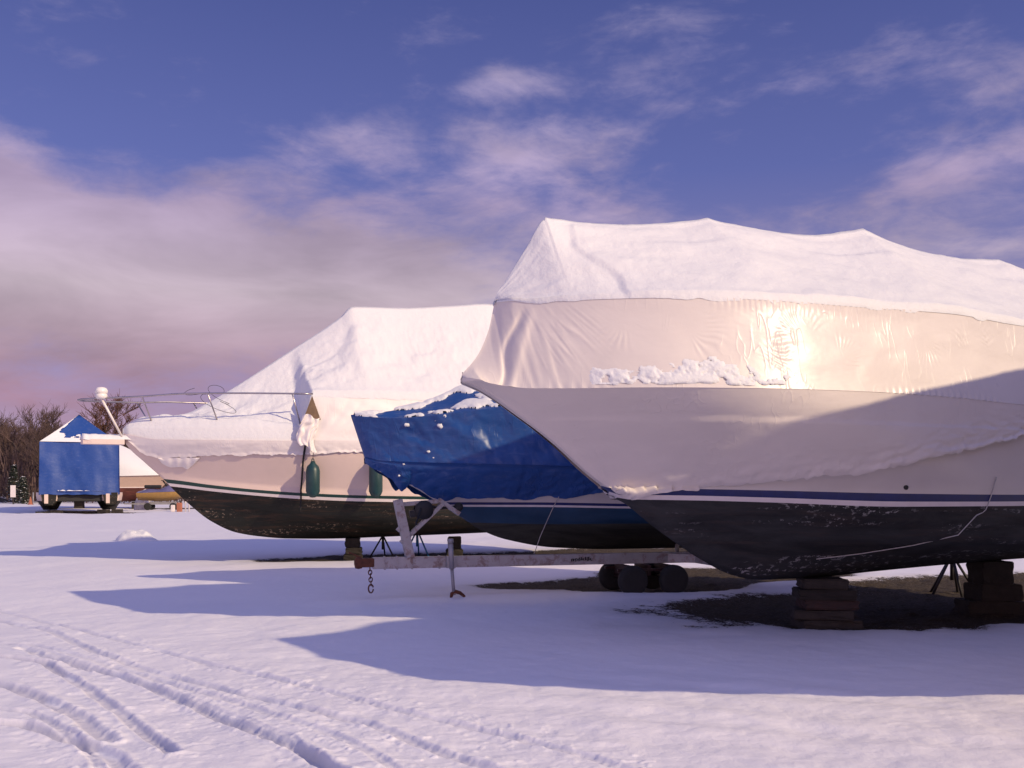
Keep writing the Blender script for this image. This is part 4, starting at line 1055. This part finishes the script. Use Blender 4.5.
# small wrapped boat far behind, bow to the right
def small_far_boat():
    root = empty('wrapped_boat', (-25.7, 76.5, 0), R(186))
    keel = [(0, 2.7), (0.5, 2.2), (1.2, 1.5), (2, 0.9), (3, 0.6), (9, 0.6)]
    B = Boat(9.0, keel, (full(1.7, 5.0, 2.2, 0, 0.1), [(0, 2.72), (9, 2.45)]), [
        (full(1.6, 5.5, 2.0, 1.0), [(0, 1.70), (9, 1.62)]), (full(1.6, 5.5, 2.0, 1.03), [(0, 1.64), (9, 1.56)]), (full(1.58, 5.5, 2.0, 1.05), [(0, 1.58), (9, 1.5)]), (full(1.5, 5.5, 2, 1.8), [(0, 1.1), (9, 1.0)])], None)
    B.mats = [(0,), (1,), (2,), (3,), (3,)]; B.mat_list = [M['yellowish'], M['whiteline'], M['red_bottom'], M['red_bottom']]
    B.hull(root)
    s = np.linspace(0, 9, 60); zc = curve([(0, 2.76), (0.5, 2.95), (2.2, 3.85), (3.8, 4.75), (4.4, 4.95), (8, 5.0), (9, 4.2)])
    mb = MB()
    for sg in (1, -1):
        T = np.linspace(0, 1, 16)[None, :]; S = s[:, None]+0*T; b0 = B.bs(s)[:, None]+0.03; z0 = B.zs(s)[:, None]-0.12
        Z = z0+(np.maximum(zc(s)[:, None], z0)-z0)*np.sqrt(T)*0.9+0.1*T*(zc(s)[:, None]-z0); mb.grid(np.stack([S, sg*b0*(1-T**1.4), Z+0.03*fbm(S, T*3, 2, 3)*T], -1), flip=sg < 0)
        e = np.stack([S, sg*b0*(1-T**1.4), Z], -1)[-1]; c = e.copy(); c[:, 1] = 0; mb.grid(np.stack([e, c], 0), smooth=False)
    mb.build('snow_covered_wrap', M['snow'], root)
    m = MB(); m.tube([(x, (1.5 if x > 0 else 0.1)*1.0, 3.2) for x in (4.3, 6.0)], 0.02, 6); m.tube([(4.3, 1.55, 3.2), (4.3, 1.62, 2.5)], 0.02, 6); m.tube([(6.0, 1.5, 3.2), (6.0, 1.62, 2.5)], 0.02, 6); m.build('side_rail', M['steel'], root)
    m = MB(); m.lathe([(0.0, 0), (0.12, 0.05), (0.14, 0.2), (0.14, 0.6), (0.05, 0.75)], (6.3, 1.75, 1.6), 12); m.build('fender', M['black'], root)
    tag(root, 'distant snow-topped boat with peach hull and red-brown bottom, between the blue tent and nearer cruiser', 'boat')
    for k, sx in enumerate((3.4, 7.6)):
        q = frame_pt((-25.2, 76.5), R(186), sx, 0, 0)
        timber((q.x, q.y, gz(q.x, q.y)+0.29), (0.6, 0.6, 0.6), 0.1, ['block under the bow of the distant red-brown bottomed boat', 'block under the stern of the distant red-brown bottomed boat'][k], seed=60+k)
M['yellowish'] = simple('peach_gelcoat', (0.50, 0.36, 0.29), 0.45, var=0.05)
small_far_boat()

def watercraft():
    D = 70.0; cx = (163-512)/1000*D
    root = empty('jet_ski', (cx, D, gz(cx, D)+0.50), R(8)); root.scale = (1.12, 1.12, 1.3)
    hp = curve([(-1.5, 0.15), (-1.2, 0.12), (0, 0.08), (0.9, 0.2), (1.45, 0.62)])
    X = np.linspace(-1.5, 1.45, 26); P = []; Q = []
    for x in X:
        w = 0.52*math.sqrt(max(0.02, 1-max(0, (x-0.2)/1.27)**2.2)); zk = float(hp(x)); zg = 0.52+0.10*(x+1.5)/3
        P.append([(x, -w, max(zg, zk)), (x, -w*0.85, (zg+zk)/2), (x, 0, zk), (x, w*0.85, (zg+zk)/2), (x, w, max(zg, zk))])
        zd = zg+(0.30*math.exp(-((x-0.45)/0.5)**2)+0.16*math.exp(-((x+0.75)/0.55)**2))
        Q.append([(x, -w-0.02, zg+0.005), (x, -w*0.6, zd), (x, 0, zd+0.06), (x, w*0.6, zd), (x, w+0.02, zg+0.005)])
    m = MB(); m.grid(np.array(P)); m.build('hull', M['yellow'], root)
    m = MB(); m.grid(np.array(Q)); m.build('deck', M['purple'], root)
    m = MB(); m.box((-0.6, 0, 0.86), (1.0, 0.34, 0.18), bev=0.06); m.build('seat', M['black'], root)
    m = MB(); m.tube([(0.25, 0, 0.9), (0.02, 0, 1.16)], 0.05, 8); m.tube([(-0.02, -0.34, 1.20), (0.03, 0, 1.16), (-0.02, 0.34, 1.20)], 0.025, 8); m.build('handlebar', M['black'], root)
    tag(root, 'small violet and tan jet ski on a low trailer by the distant boats', 'jet ski')
    t = empty('small_trailer', (cx, D, gz(cx, D)), R(8))
    m = MB(); m.bar((-1.9, -0.4, 0.42), (1.2, -0.4, 0.42), 0.07, 0.09); m.bar((-1.9, 0.4, 0.42), (1.2, 0.4, 0.42), 0.07, 0.09); m.bar((1.2, -0.42, 0.42), (1.2, 0.42, 0.42), 0.06, 0.08); m.bar((-2.6, 0, 0.42), (-1.9, 0, 0.42), 0.07, 0.08); m.bar((-1.9, -0.42, 0.42), (-1.9, 0.42, 0.42), 0.06, 0.08)
    m.bar((-0.9, 0.2, 0.52), (0.9, 0.2, 0.52), 0.1, 0.1); m.bar((-0.9, -0.2, 0.52), (0.9, -0.2, 0.52), 0.1, 0.1)
    m.build('frame', M['galvclean'], t)
    for x in (-0.9, 0.8):
        for sg in (-1, 1): wheel(t, x, sg*0.62, 0.25, 0.14)
    tag(t, 'low small-wheeled trailer carrying the jet ski', 'trailer')
    # draped white sheet beside it
    D2 = 71.5; x0 = (143-512)/1000*D2
    m = MB(); A = np.linspace(0, 2*math.pi, 40); H = np.linspace(0, 1, 14)
    P = np.array([[(x0+(0.62*(1-h**2.2*0.72))*math.cos(a)*(1+0.10*math.sin(a*7+h)), D2+0.5*(1-h**2*0.7)*math.sin(a)*(1+0.1*math.sin(a*5)), gz(x0, D2)-0.03+1.42*h*(1+0.25*math.cos(a)*0.4)) for h in H] for a in A])
    m.grid(P); m.add(P[:-1, -1], [tuple(range(39))]); o = m.build('covered_engine', M['wrap_far'], None)
    tag(o, 'outboard-sized bundle under a grey-white sheet left of the jet ski', 'bundle')
    # canisters and posts by the far cruiser's bow
    D3 = 66.0
    for k, (px, mat, h, r, lab, cat, nm) in enumerate([(179.5, 'orange', 0.62, 0.20, 'orange canister standing in the snow near the cruiser\'s stem', 'canister', 'fuel_canister'), (173, 'whitepaint', 0.45, 0.16, 'pale canister left of the orange one', 'canister', 'fuel_canister')]):
        x = (px-512)/1000*D3; root = empty(nm, (x, D3, gz(x, D3)))
        m = MB(); m.box((0, 0, h/2), (r*1.7, r*1.1, h), bev=0.05); m.build('body', M[mat], root)
        m = MB(); m.tube([(-0.1, 0, h), (-0.08, 0, h+0.08), (0.06, 0, h+0.08), (0.08, 0, h)], 0.02, 6); m.lathe([(0.05, 0), (0.05, 0.06), (0, 0.06)], (0.11, 0, h), 10); m.build('handle', M['black'], root)
        tag(root, lab, cat)
    for k, px in enumerate((185.5, 189.0)):
        x = (px-512)/1000*D3; m = MB(); m.lathe([(0.05, -0.03), (0.05, 0.62-0.15*k), (0.07, 0.63-0.15*k), (0.03, 0.68-0.15*k)], (x, D3, gz(x, D3)), 10)
        o = m.build('marker_post', M['whitepaint'], None); tag(o, ['taller white marker post right of the orange canister', 'shorter white marker post farthest right of the orange canister'][k], 'post')
watercraft()

def left_edge_things():
    D = 96.0; x = (13-512)/1000*D; z0 = gz(x, D)
    root = empty('notice_board', (x, D, z0))
    m = MB(); m.box((0, 0, 1.25), (0.50, 0.04, 1.15), bev=0.01); m.build('panel', M['whitepaint'], root)
    m = MB(); m.bar((0, 0.05, 0), (0, 0.05, 1.7), 0.08, 0.08); m.build('post', M['timber'], root)
    tag(root, 'small white upright notice board by the trees at far left', 'sign')
    # kerbed dark bank
    m = MB(); P = []
    for t in np.linspace(0, 1, 30):
        px = -60+t*82; Dd = 118-10*t; xx = (px-512)/1000*Dd; hh = 0.95*(1-t**3)+0.05*float(vnoise(t*8, 1, 3))
        P.append([(xx, Dd-0.5, -0.1), (xx, Dd-0.3, hh), (xx, Dd+0.4, hh+0.02), (xx, Dd+0.8, -0.1)])
    m.grid(np.array(P), smooth=False); w = m.build('low_wall', M['stone'], None); tag(w, 'low dark stone wall running in from the left edge', 'wall')
    s = MB(); P = np.array(P); S = P[:, 1:3].copy(); S[:, :, 2] += 0.05; S[:, 0, 1] -= 0.05; S2 = S.copy(); S2[:, :, 2] -= 0.06
    s.grid(S, smooth=False); s.grid(np.stack([S[:, 0], S2[:, 0]], 1), smooth=False); s.build('snow_layer', M['snow'], w)
    D = 92.0
    for k, (px, h, lab) in enumerate([(33, 1.2, 'thin post left of the blue tent'), (39, 2.6, 'tallest thin post beside the blue tent')]):
        x = (px-512)/1000*D; m = MB(); m.tube([(x, D, -0.1), (x+0.02, D, h)], 0.05, 8); o = m.build('thin_post', M['galvclean'], None); tag(o, lab, 'post')
    x = (30.5-512)/1000*D; m = MB(); m.lathe([(0.28, 0), (0.26, 0.03), (0.20, 0.04), (0.04, 0.72), (0.0, 0.73)], (x, D, gz(x, D)), 14); o = m.build('traffic_cone', M['orange'], None); tag(o, 'faded orange cone in the snow left of the blue tent', 'cone')
left_edge_things()

# snow mound in the yard
def mound():
    x, y = gpt(137, 541); n = 44
    A, H = np.meshgrid(np.linspace(0, 2*math.pi, n), np.linspace(0, 1, 18), indexing='ij')
    A[-1] = A[0]
    rr = (1-H)**0.55*0.62
    X = x+rr*np.cos(A)*(1.05+0.15*vnoise(np.cos(A)*2, np.sin(A)*2, 3)); Y = y+rr*np.sin(A)*0.8
    Z = gz(x, y)-0.05+0.40*H**0.8*(1+0.25*fbm(X*5, Y*5, 3, 4))*(0.9+0.35*np.clip(-(X-x)/0.6, -1, 1)*(1-H))
    m = MB(); m.grid(np.stack([X, Y, Z], -1)); o = m.build('snow_mound', M['snow'], None); tag(o, 'small lump of shovelled snow lying alone on the shaded snowfield', 'snow mound')
mound()

# ------------------------------------------------------------------ trees
def bare_tree_meshes(seed, H, spread, dens, twig_r=0.022):
    rnd = random.Random(seed); trunk = MB(); twigs = MB()
    def grow(p, d, L, r, lvl):
        n = 3; pts = [p]; q = Vector(p); dd = Vector(d)
        for k in range(n):
            dd = (dd+Vector((rnd.uniform(-1, 1), rnd.uniform(-1, 1), rnd.uniform(-0.3, 0.8)))*0.16).normalized(); q = q+dd*L/n; pts.append(q.copy())
        tgt = trunk if lvl <= 1 else twigs
        tgt.tube(pts, [r*(1-0.45*k/n) for k in range(n+1)], 5 if lvl <= 1 else 3, caps=False)
        if lvl >= 4: return
        nb = [6+dens, 6, 6, 6][lvl]
        for b in range(nb):
            t = rnd.uniform(0.35, 1.0) if lvl else rnd.uniform(0.28, 1.0)
            i = min(n-1, int(t*n)); pp = pts[i].lerp(pts[i+1], t*n-i)
            side = Vector((rnd.uniform(-1, 1), rnd.uniform(-1, 1), rnd.uniform(-0.1, 0.6))).normalized()
            nd = (dd*0.75+side*spread).normalized()
            grow(pp, nd, L*rnd.uniform(0.42, 0.68), max(twig_r, r*0.45), lvl+1)
    grow(Vector((0, 0, -0.1)), Vector((0, 0, 1)), H*0.62, H*0.018, 0)
    return trunk, twigs
protos = []
for sd, H, sp, dn in [(1, 11, 0.62, 1), (2, 12.5, 0.52, 2), (3, 9.5, 0.8, 2), (4, 11.5, 0.7, 1)]:
    t, w = bare_tree_meshes(sd, H, sp, dn)
    r = empty('bare_tree', (0, 0, 0)); t.build('trunk', M['bark'], r, recalc=False); w.build('crown', M['twig'], r, recalc=False); protos.append((r, H))
extra_row = [(px, 128+(k*7) % 23, k % 4) for k, px in enumerate(range(-84, 190, 13))]
spots = [(-95, 118, 2), (-62, 112, 1), (-38, 121, 0), (-14, 114, 3), (0, 126, 1), (9, 112, 2), (20, 120, 0), (28, 109, 3), (38, 118, 1), (47, 110, 2), (57, 104, 1), (66, 116, 0), (60, 120, 3), (78, 113, 2), (88, 121, 0), (5, 134, 0), (32, 136, 2), (52, 133, 1), (72, 135, 3), (134, 140, 1), (150, 150, 2), (172, 146, 0), (-30, 137, 1)]
spots += extra_row
used = set(); rnd = random.Random(12)
side_of = ['at the left edge', 'left of the white notice board', 'above the white notice board', 'left of the blue tent', 'just behind the left shoulder of the blue tent', 'behind the blue tent']
for i, (px, D, k) in enumerate(spots):
    r, H = protos[k]
    o = r if k not in used else copy_tree(r); used.add(k)
    o.location = ((px-512)/1000*D, D, 0); o.rotation_euler = (0, 0, rnd.uniform(0, 6.28)); sc = rnd.uniform(0.72, 0.92) * (0.86 if px > 44 else 1.0)
    o.scale = (sc, sc, sc)
    tag(o, 'leafless brown tree in the tangled row at the far left of the yard', 'tree', 'leafless trees along the far left of the yard')
t, w = bare_tree_meshes(31, 11.5, 0.95, 3, 0.026)
r = empty('bare_tree', ((106-512)/1000*122, 122, 0), 0.4); t.build('trunk', M['bark'], r, recalc=False); w.build('crown', M['twig_red'], r, recalc=False)
tag(r, 'rounded reddish-brown tree showing above the blue tent, right of its peak', 'tree')
# undergrowth between the trunks, too tangled to count
m = MB(); rnd = random.Random(77)
for k in range(15000):
    px = rnd.uniform(-110, 190); D = rnd.uniform(104, 150); x = (px-512)/1000*D; z0 = rnd.uniform(-0.1, 5.6)*(0.35+rnd.random()*0.65); h = rnd.uniform(0.8, 2.6); a = rnd.uniform(0, 6.28); l = rnd.uniform(0.1, 0.7)
    w = rnd.uniform(0.02, 0.07); p0 = Vector((x, D, z0)); p1 = p0+Vector((math.cos(a)*l, math.sin(a)*l, h)); s = Vector((w, w*rnd.uniform(-1, 1), 0))
    m.add([p0-s, p0+s, p1], [(0, 1, 2)], 0, False)
o = m.build('undergrowth', M['twig'], None, recalc=False); tag(o, 'dense brown brushwood between the distant trunks', 'brushwood', kind='stuff')

def conifer(px, D, H, seed, label):
    rnd = random.Random(seed); root = empty('conifer', ((px-512)/1000*D, D, 0))
    m = MB(); m.tube([(0, 0, -0.1), (0, 0, H)], [0.16, 0.02], 6); m.build('trunk', M['bark'], root)
    m = MB(); s = MB()
    for k in range(900):
        z = H*(0.08+0.92*rnd.random()**0.85); R0 = (1-z/H)*H*0.30+0.12; a = rnd.uniform(0, 6.28); rr = R0*math.sqrt(rnd.uniform(0.1, 1))
        c = Vector((rr*math.cos(a), rr*math.sin(a), z-rr*0.25)); d = Vector((math.cos(a), math.sin(a), -0.35)).normalized(); t = d.cross(Vector((0, 0, 1))).normalized()*rnd.uniform(0.06, 0.14); L = rnd.uniform(0.2, 0.42)
        m.add([c-t, c+t, c+d*L], [(0, 1, 2)], 0, False)
        if rnd.random() < 0.22:
            c = c+Vector((0, 0, 0.05)); s.add([c-t*0.8, c+t*0.8, c+d*L*0.7], [(0, 1, 2)], 0, False)
    m.add(s.v, s.f, 1, False); m.build('crown', [M['needle'], M['snow']], root, recalc=False)
    tag(root, label, 'tree', 'small dark conifers with snow')
conifer(14, 103, 4.0, 5, 'small dark conifer flecked with snow behind the white notice board')
conifer(23, 101, 2.8, 6, 'shorter dark conifer just left of the blue tent')

# ------------------------------------------------------------------ light, sky, camera
world = bpy.data.worlds.new('World'); scene.world = world; world.use_nodes = True
wt = NT(world.node_tree); bg = world.node_tree.nodes['Background']
sky = wt.node('ShaderNodeTexSky', sky_type='NISHITA'); sky.sun_disc = False
sky.sun_elevation = math.asin(SUN.z); sky.sun_rotation = math.atan2(SUN.x, SUN.y); sky.air_density = 1.0; sky.dust_density = 0.6; sky.ozone_density = 3.0
tc = wt.coord('Generated')
sep = wt.node('ShaderNodeSeparateXYZ'); wt.l.new(tc, sep.inputs[0])
el = wt.math('ARCSINE', sep.outputs[2]); az = wt.math('ARCTAN2', sep.outputs[0], sep.outputs[1])
cmb = wt.node('ShaderNodeCombineXYZ'); wt.l.new(az, cmb.inputs[0]); wt.l.new(el, cmb.inputs[1]); P2 = cmb.outputs[0]
def blob(cx, cy, rx, ry, ang, amp):
    """a soft bank of cloud centred at azimuth/elevation (radians)"""
    c, s = math.cos(ang), math.sin(ang)
    dx = wt.math('SUBTRACT', az, cx); dy = wt.math('SUBTRACT', el, cy)
    u = wt.math('DIVIDE', wt.math('ADD', wt.math('MULTIPLY', dx, c), wt.math('MULTIPLY', dy, s)), rx)
    v = wt.math('DIVIDE', wt.math('SUBTRACT', wt.math('MULTIPLY', dy, c), wt.math('MULTIPLY', dx, s)), ry)
    d = wt.math('ADD', wt.math('MULTIPLY', u, u), wt.math('MULTIPLY', v, v))
    return wt.math('MULTIPLY', wt.math('EXPONENT', wt.math('MULTIPLY', d, -1.0)), amp)
def ae(px, py):
    x = (px-512)/1000.0; z = (488-py)/1000.0
    return math.atan2(x, 1), math.atan2(z, math.hypot(1, x))
tot = None
for (px, py, rx, ry, an, am) in [(130, 250, 0.36, 0.060, 0.03, 0.50), (530, 165, 0.10, 0.045, 0.35, 0.46), (490, 85, 0.055, 0.016, 0.10, 0.52), (380, 145, 0.14, 0.032, 0.15, 0.36), (650, 35, 0.10, 0.03, 0.15, 0.26),
                                 (945, 175, 0.12, 0.045, 0.20, 0.50), (1000, 70, 0.10, 0.02, 0.2, 0.18), (-10, 145, 0.05, 0.03, 0, 0.5), (330, 300, 0.30, 0.07, 0.05, 0.50), (40, 200, 0.20, 0.03, -0.05, 0.40), (60, 330, 0.35, 0.08, 0.0, 0.55), (760, 120, 0.25, 0.07, 0.2, 0.10), (1100, 330, 0.35, 0.10, 0, 0.35)]:
    cx, cy = ae(px, py); b_ = blob(cx, cy, rx, ry, an, am); tot = b_ if tot is None else wt.math('ADD', tot, b_)
n1 = wt.noise(wt.mapping(P2, (2.2, 5.2, 1), rot=(0, 0, -0.22)), 2.6, 8, 0.58, 0.5)
n2 = wt.noise(wt.mapping(P2, (6.0, 15.0, 1), rot=(0, 0, -0.3)), 2.0, 6, 0.6, 0.3)
n4 = wt.noise(wt.mapping(P2, (14.0, 40.0, 1), rot=(0, 0, -0.35)), 2.0, 5, 0.65, 0.6)
tot = wt.math('ADD', tot, wt.math('MULTIPLY', wt.math('SUBTRACT', n4, 0.5), 0.30))
dens = wt.math('ADD', tot, wt.math('ADD', wt.math('MULTIPLY', wt.math('SUBTRACT', n1, 0.5), 1.35), wt.math('MULTIPLY', wt.math('SUBTRACT', n2, 0.5), 0.60)))
mask = wt.ramp(dens, [(0.08, 0.0), (0.80, 1.0)], 'EASE')
SK = 0.1
def lin(r, g, b):
    f = lambda v: ((v/255+0.055)/1.055)**2.4 if v > 10 else v/255/12.92
    return tuple(f(v)/SK for v in (r, g, b))
def L3(r, g, b):
    return tuple(x for x in lin(r, g, b))
# clear air: the physical sky pushed towards the violet of the photograph
tint = wt.mix(1.0, sky.outputs[0], (0.95, 0.80, 1.30), 'MULTIPLY')
elr = wt.math('DIVIDE', el, 0.55, clamp=True)
airN = wt.node('ShaderNodeValToRGB'); cr = airN.color_ramp
stops = [(0.0, (176, 126, 144)), (0.14, (166, 128, 150)), (0.32, (138, 127, 166)), (0.55, (95, 101, 160)), (0.85, (72, 80, 138)), (1.0, (64, 74, 132))]
while len(cr.elements) < len(stops): cr.elements.new(0.5)
for e, (p_, c_) in zip(cr.elements, stops):
    e.position = p_; v = lin(*c_); e.color = (v[0]*SK, v[1]*SK, v[2]*SK, 1)
wt.l.new(elr, airN.inputs[0])
air = wt.mix(1.0, airN.outputs[0], (1/SK, 1/SK, 1/SK), 'MULTIPLY')
# the half of the sky round the sun, behind the photographer, and the zenith are boosted and warmed out of view to add fill light
back = wt.ramp(wt.math('ADD', wt.math('MULTIPLY', sep.outputs[1], -0.5), 0.5), [(0.45, 0.0), (0.85, 1.0)])
up_ = wt.ramp(sep.outputs[2], [(0.50, 0.0), (0.85, 1.0)])
bk = wt.math('ADD', back, up_)
bc = wt.node('ShaderNodeCombineXYZ')
for i_, amt_ in enumerate((2.3, 1.8, 1.0)): wt.l.new(wt.math('MULTIPLY_ADD', bk, amt_, 1.0), bc.inputs[i_])
clear = wt.mix(0.72, tint, air)
cl = wt.node('ShaderNodeValToRGB'); cr = cl.color_ramp
stops = [(0.0, (176, 128, 146)), (0.16, (172, 134, 152)), (0.34, (204, 185, 196)), (0.50, (182, 162, 192)), (0.62, (184, 168, 200)), (0.8, (172, 162, 198)), (1.0, (150, 146, 188))]
while len(cr.elements) < len(stops): cr.elements.new(0.5)
for e, (p_, c_) in zip(cr.elements, stops):
    e.position = p_; v = lin(*c_); e.color = (v[0]*SK, v[1]*SK, v[2]*SK, 1)
wt.l.new(elr, cl.inputs[0])
n3 = wt.noise(wt.mapping(P2, (1.5, 5.0, 1), rot=(0, 0, -0.1), loc=(3, 1, 0)), 3.0, 5, 0.55, 0.4)
shade = wt.math('ADD', 0.74, wt.math('MULTIPLY', wt.ramp(n3, [(0.3, 0.0), (0.7, 1.0)]), 0.42))
cshade = wt.node('ShaderNodeCombineXYZ')
for i_ in range(3): wt.l.new(wt.math('DIVIDE', shade, SK), cshade.inputs[i_])
cloud = wt.mix(1.0, cl.outputs[0], cshade.outputs[0], 'MULTIPLY')
wt.l.new(wt.mix(1.0, wt.mix(wt.math('MULTIPLY', mask, 0.92), clear, cloud), bc.outputs[0], 'MULTIPLY'), bg.inputs['Color'])
bg.inputs['Strength'].default_value = SK

sl = bpy.data.lights.new('sun', 'SUN'); sl.energy = 4.05; sl.angle = R(0.6); sl.color = (1.0, 0.80, 0.52)
so = bpy.data.objects.new('sun', sl); link(so); so.rotation_euler = SUN.to_track_quat('Z', 'Y').to_euler(); so.location = (20, -14, 20)

cam = bpy.data.cameras.new('camera'); cam.sensor_width = 36; cam.lens = 36*1000/1024; cam.shift_y = 104/1024; cam.clip_end = 20000; cam.clip_start = 0.05
co = bpy.data.objects.new('camera', cam); link(co); co.location = (0, 0, EYE); co.rotation_euler = (R(90), 0, 0); scene.camera = co
scene.view_settings.view_transform = 'Standard'; scene.view_settings.look = 'None'; scene.view_settings.gamma = 1.0; scene.view_settings.exposure = 0.0
scene.cycles.max_bounces = 6; scene.cycles.diffuse_bounces = 3; scene.cycles.use_denoising = True
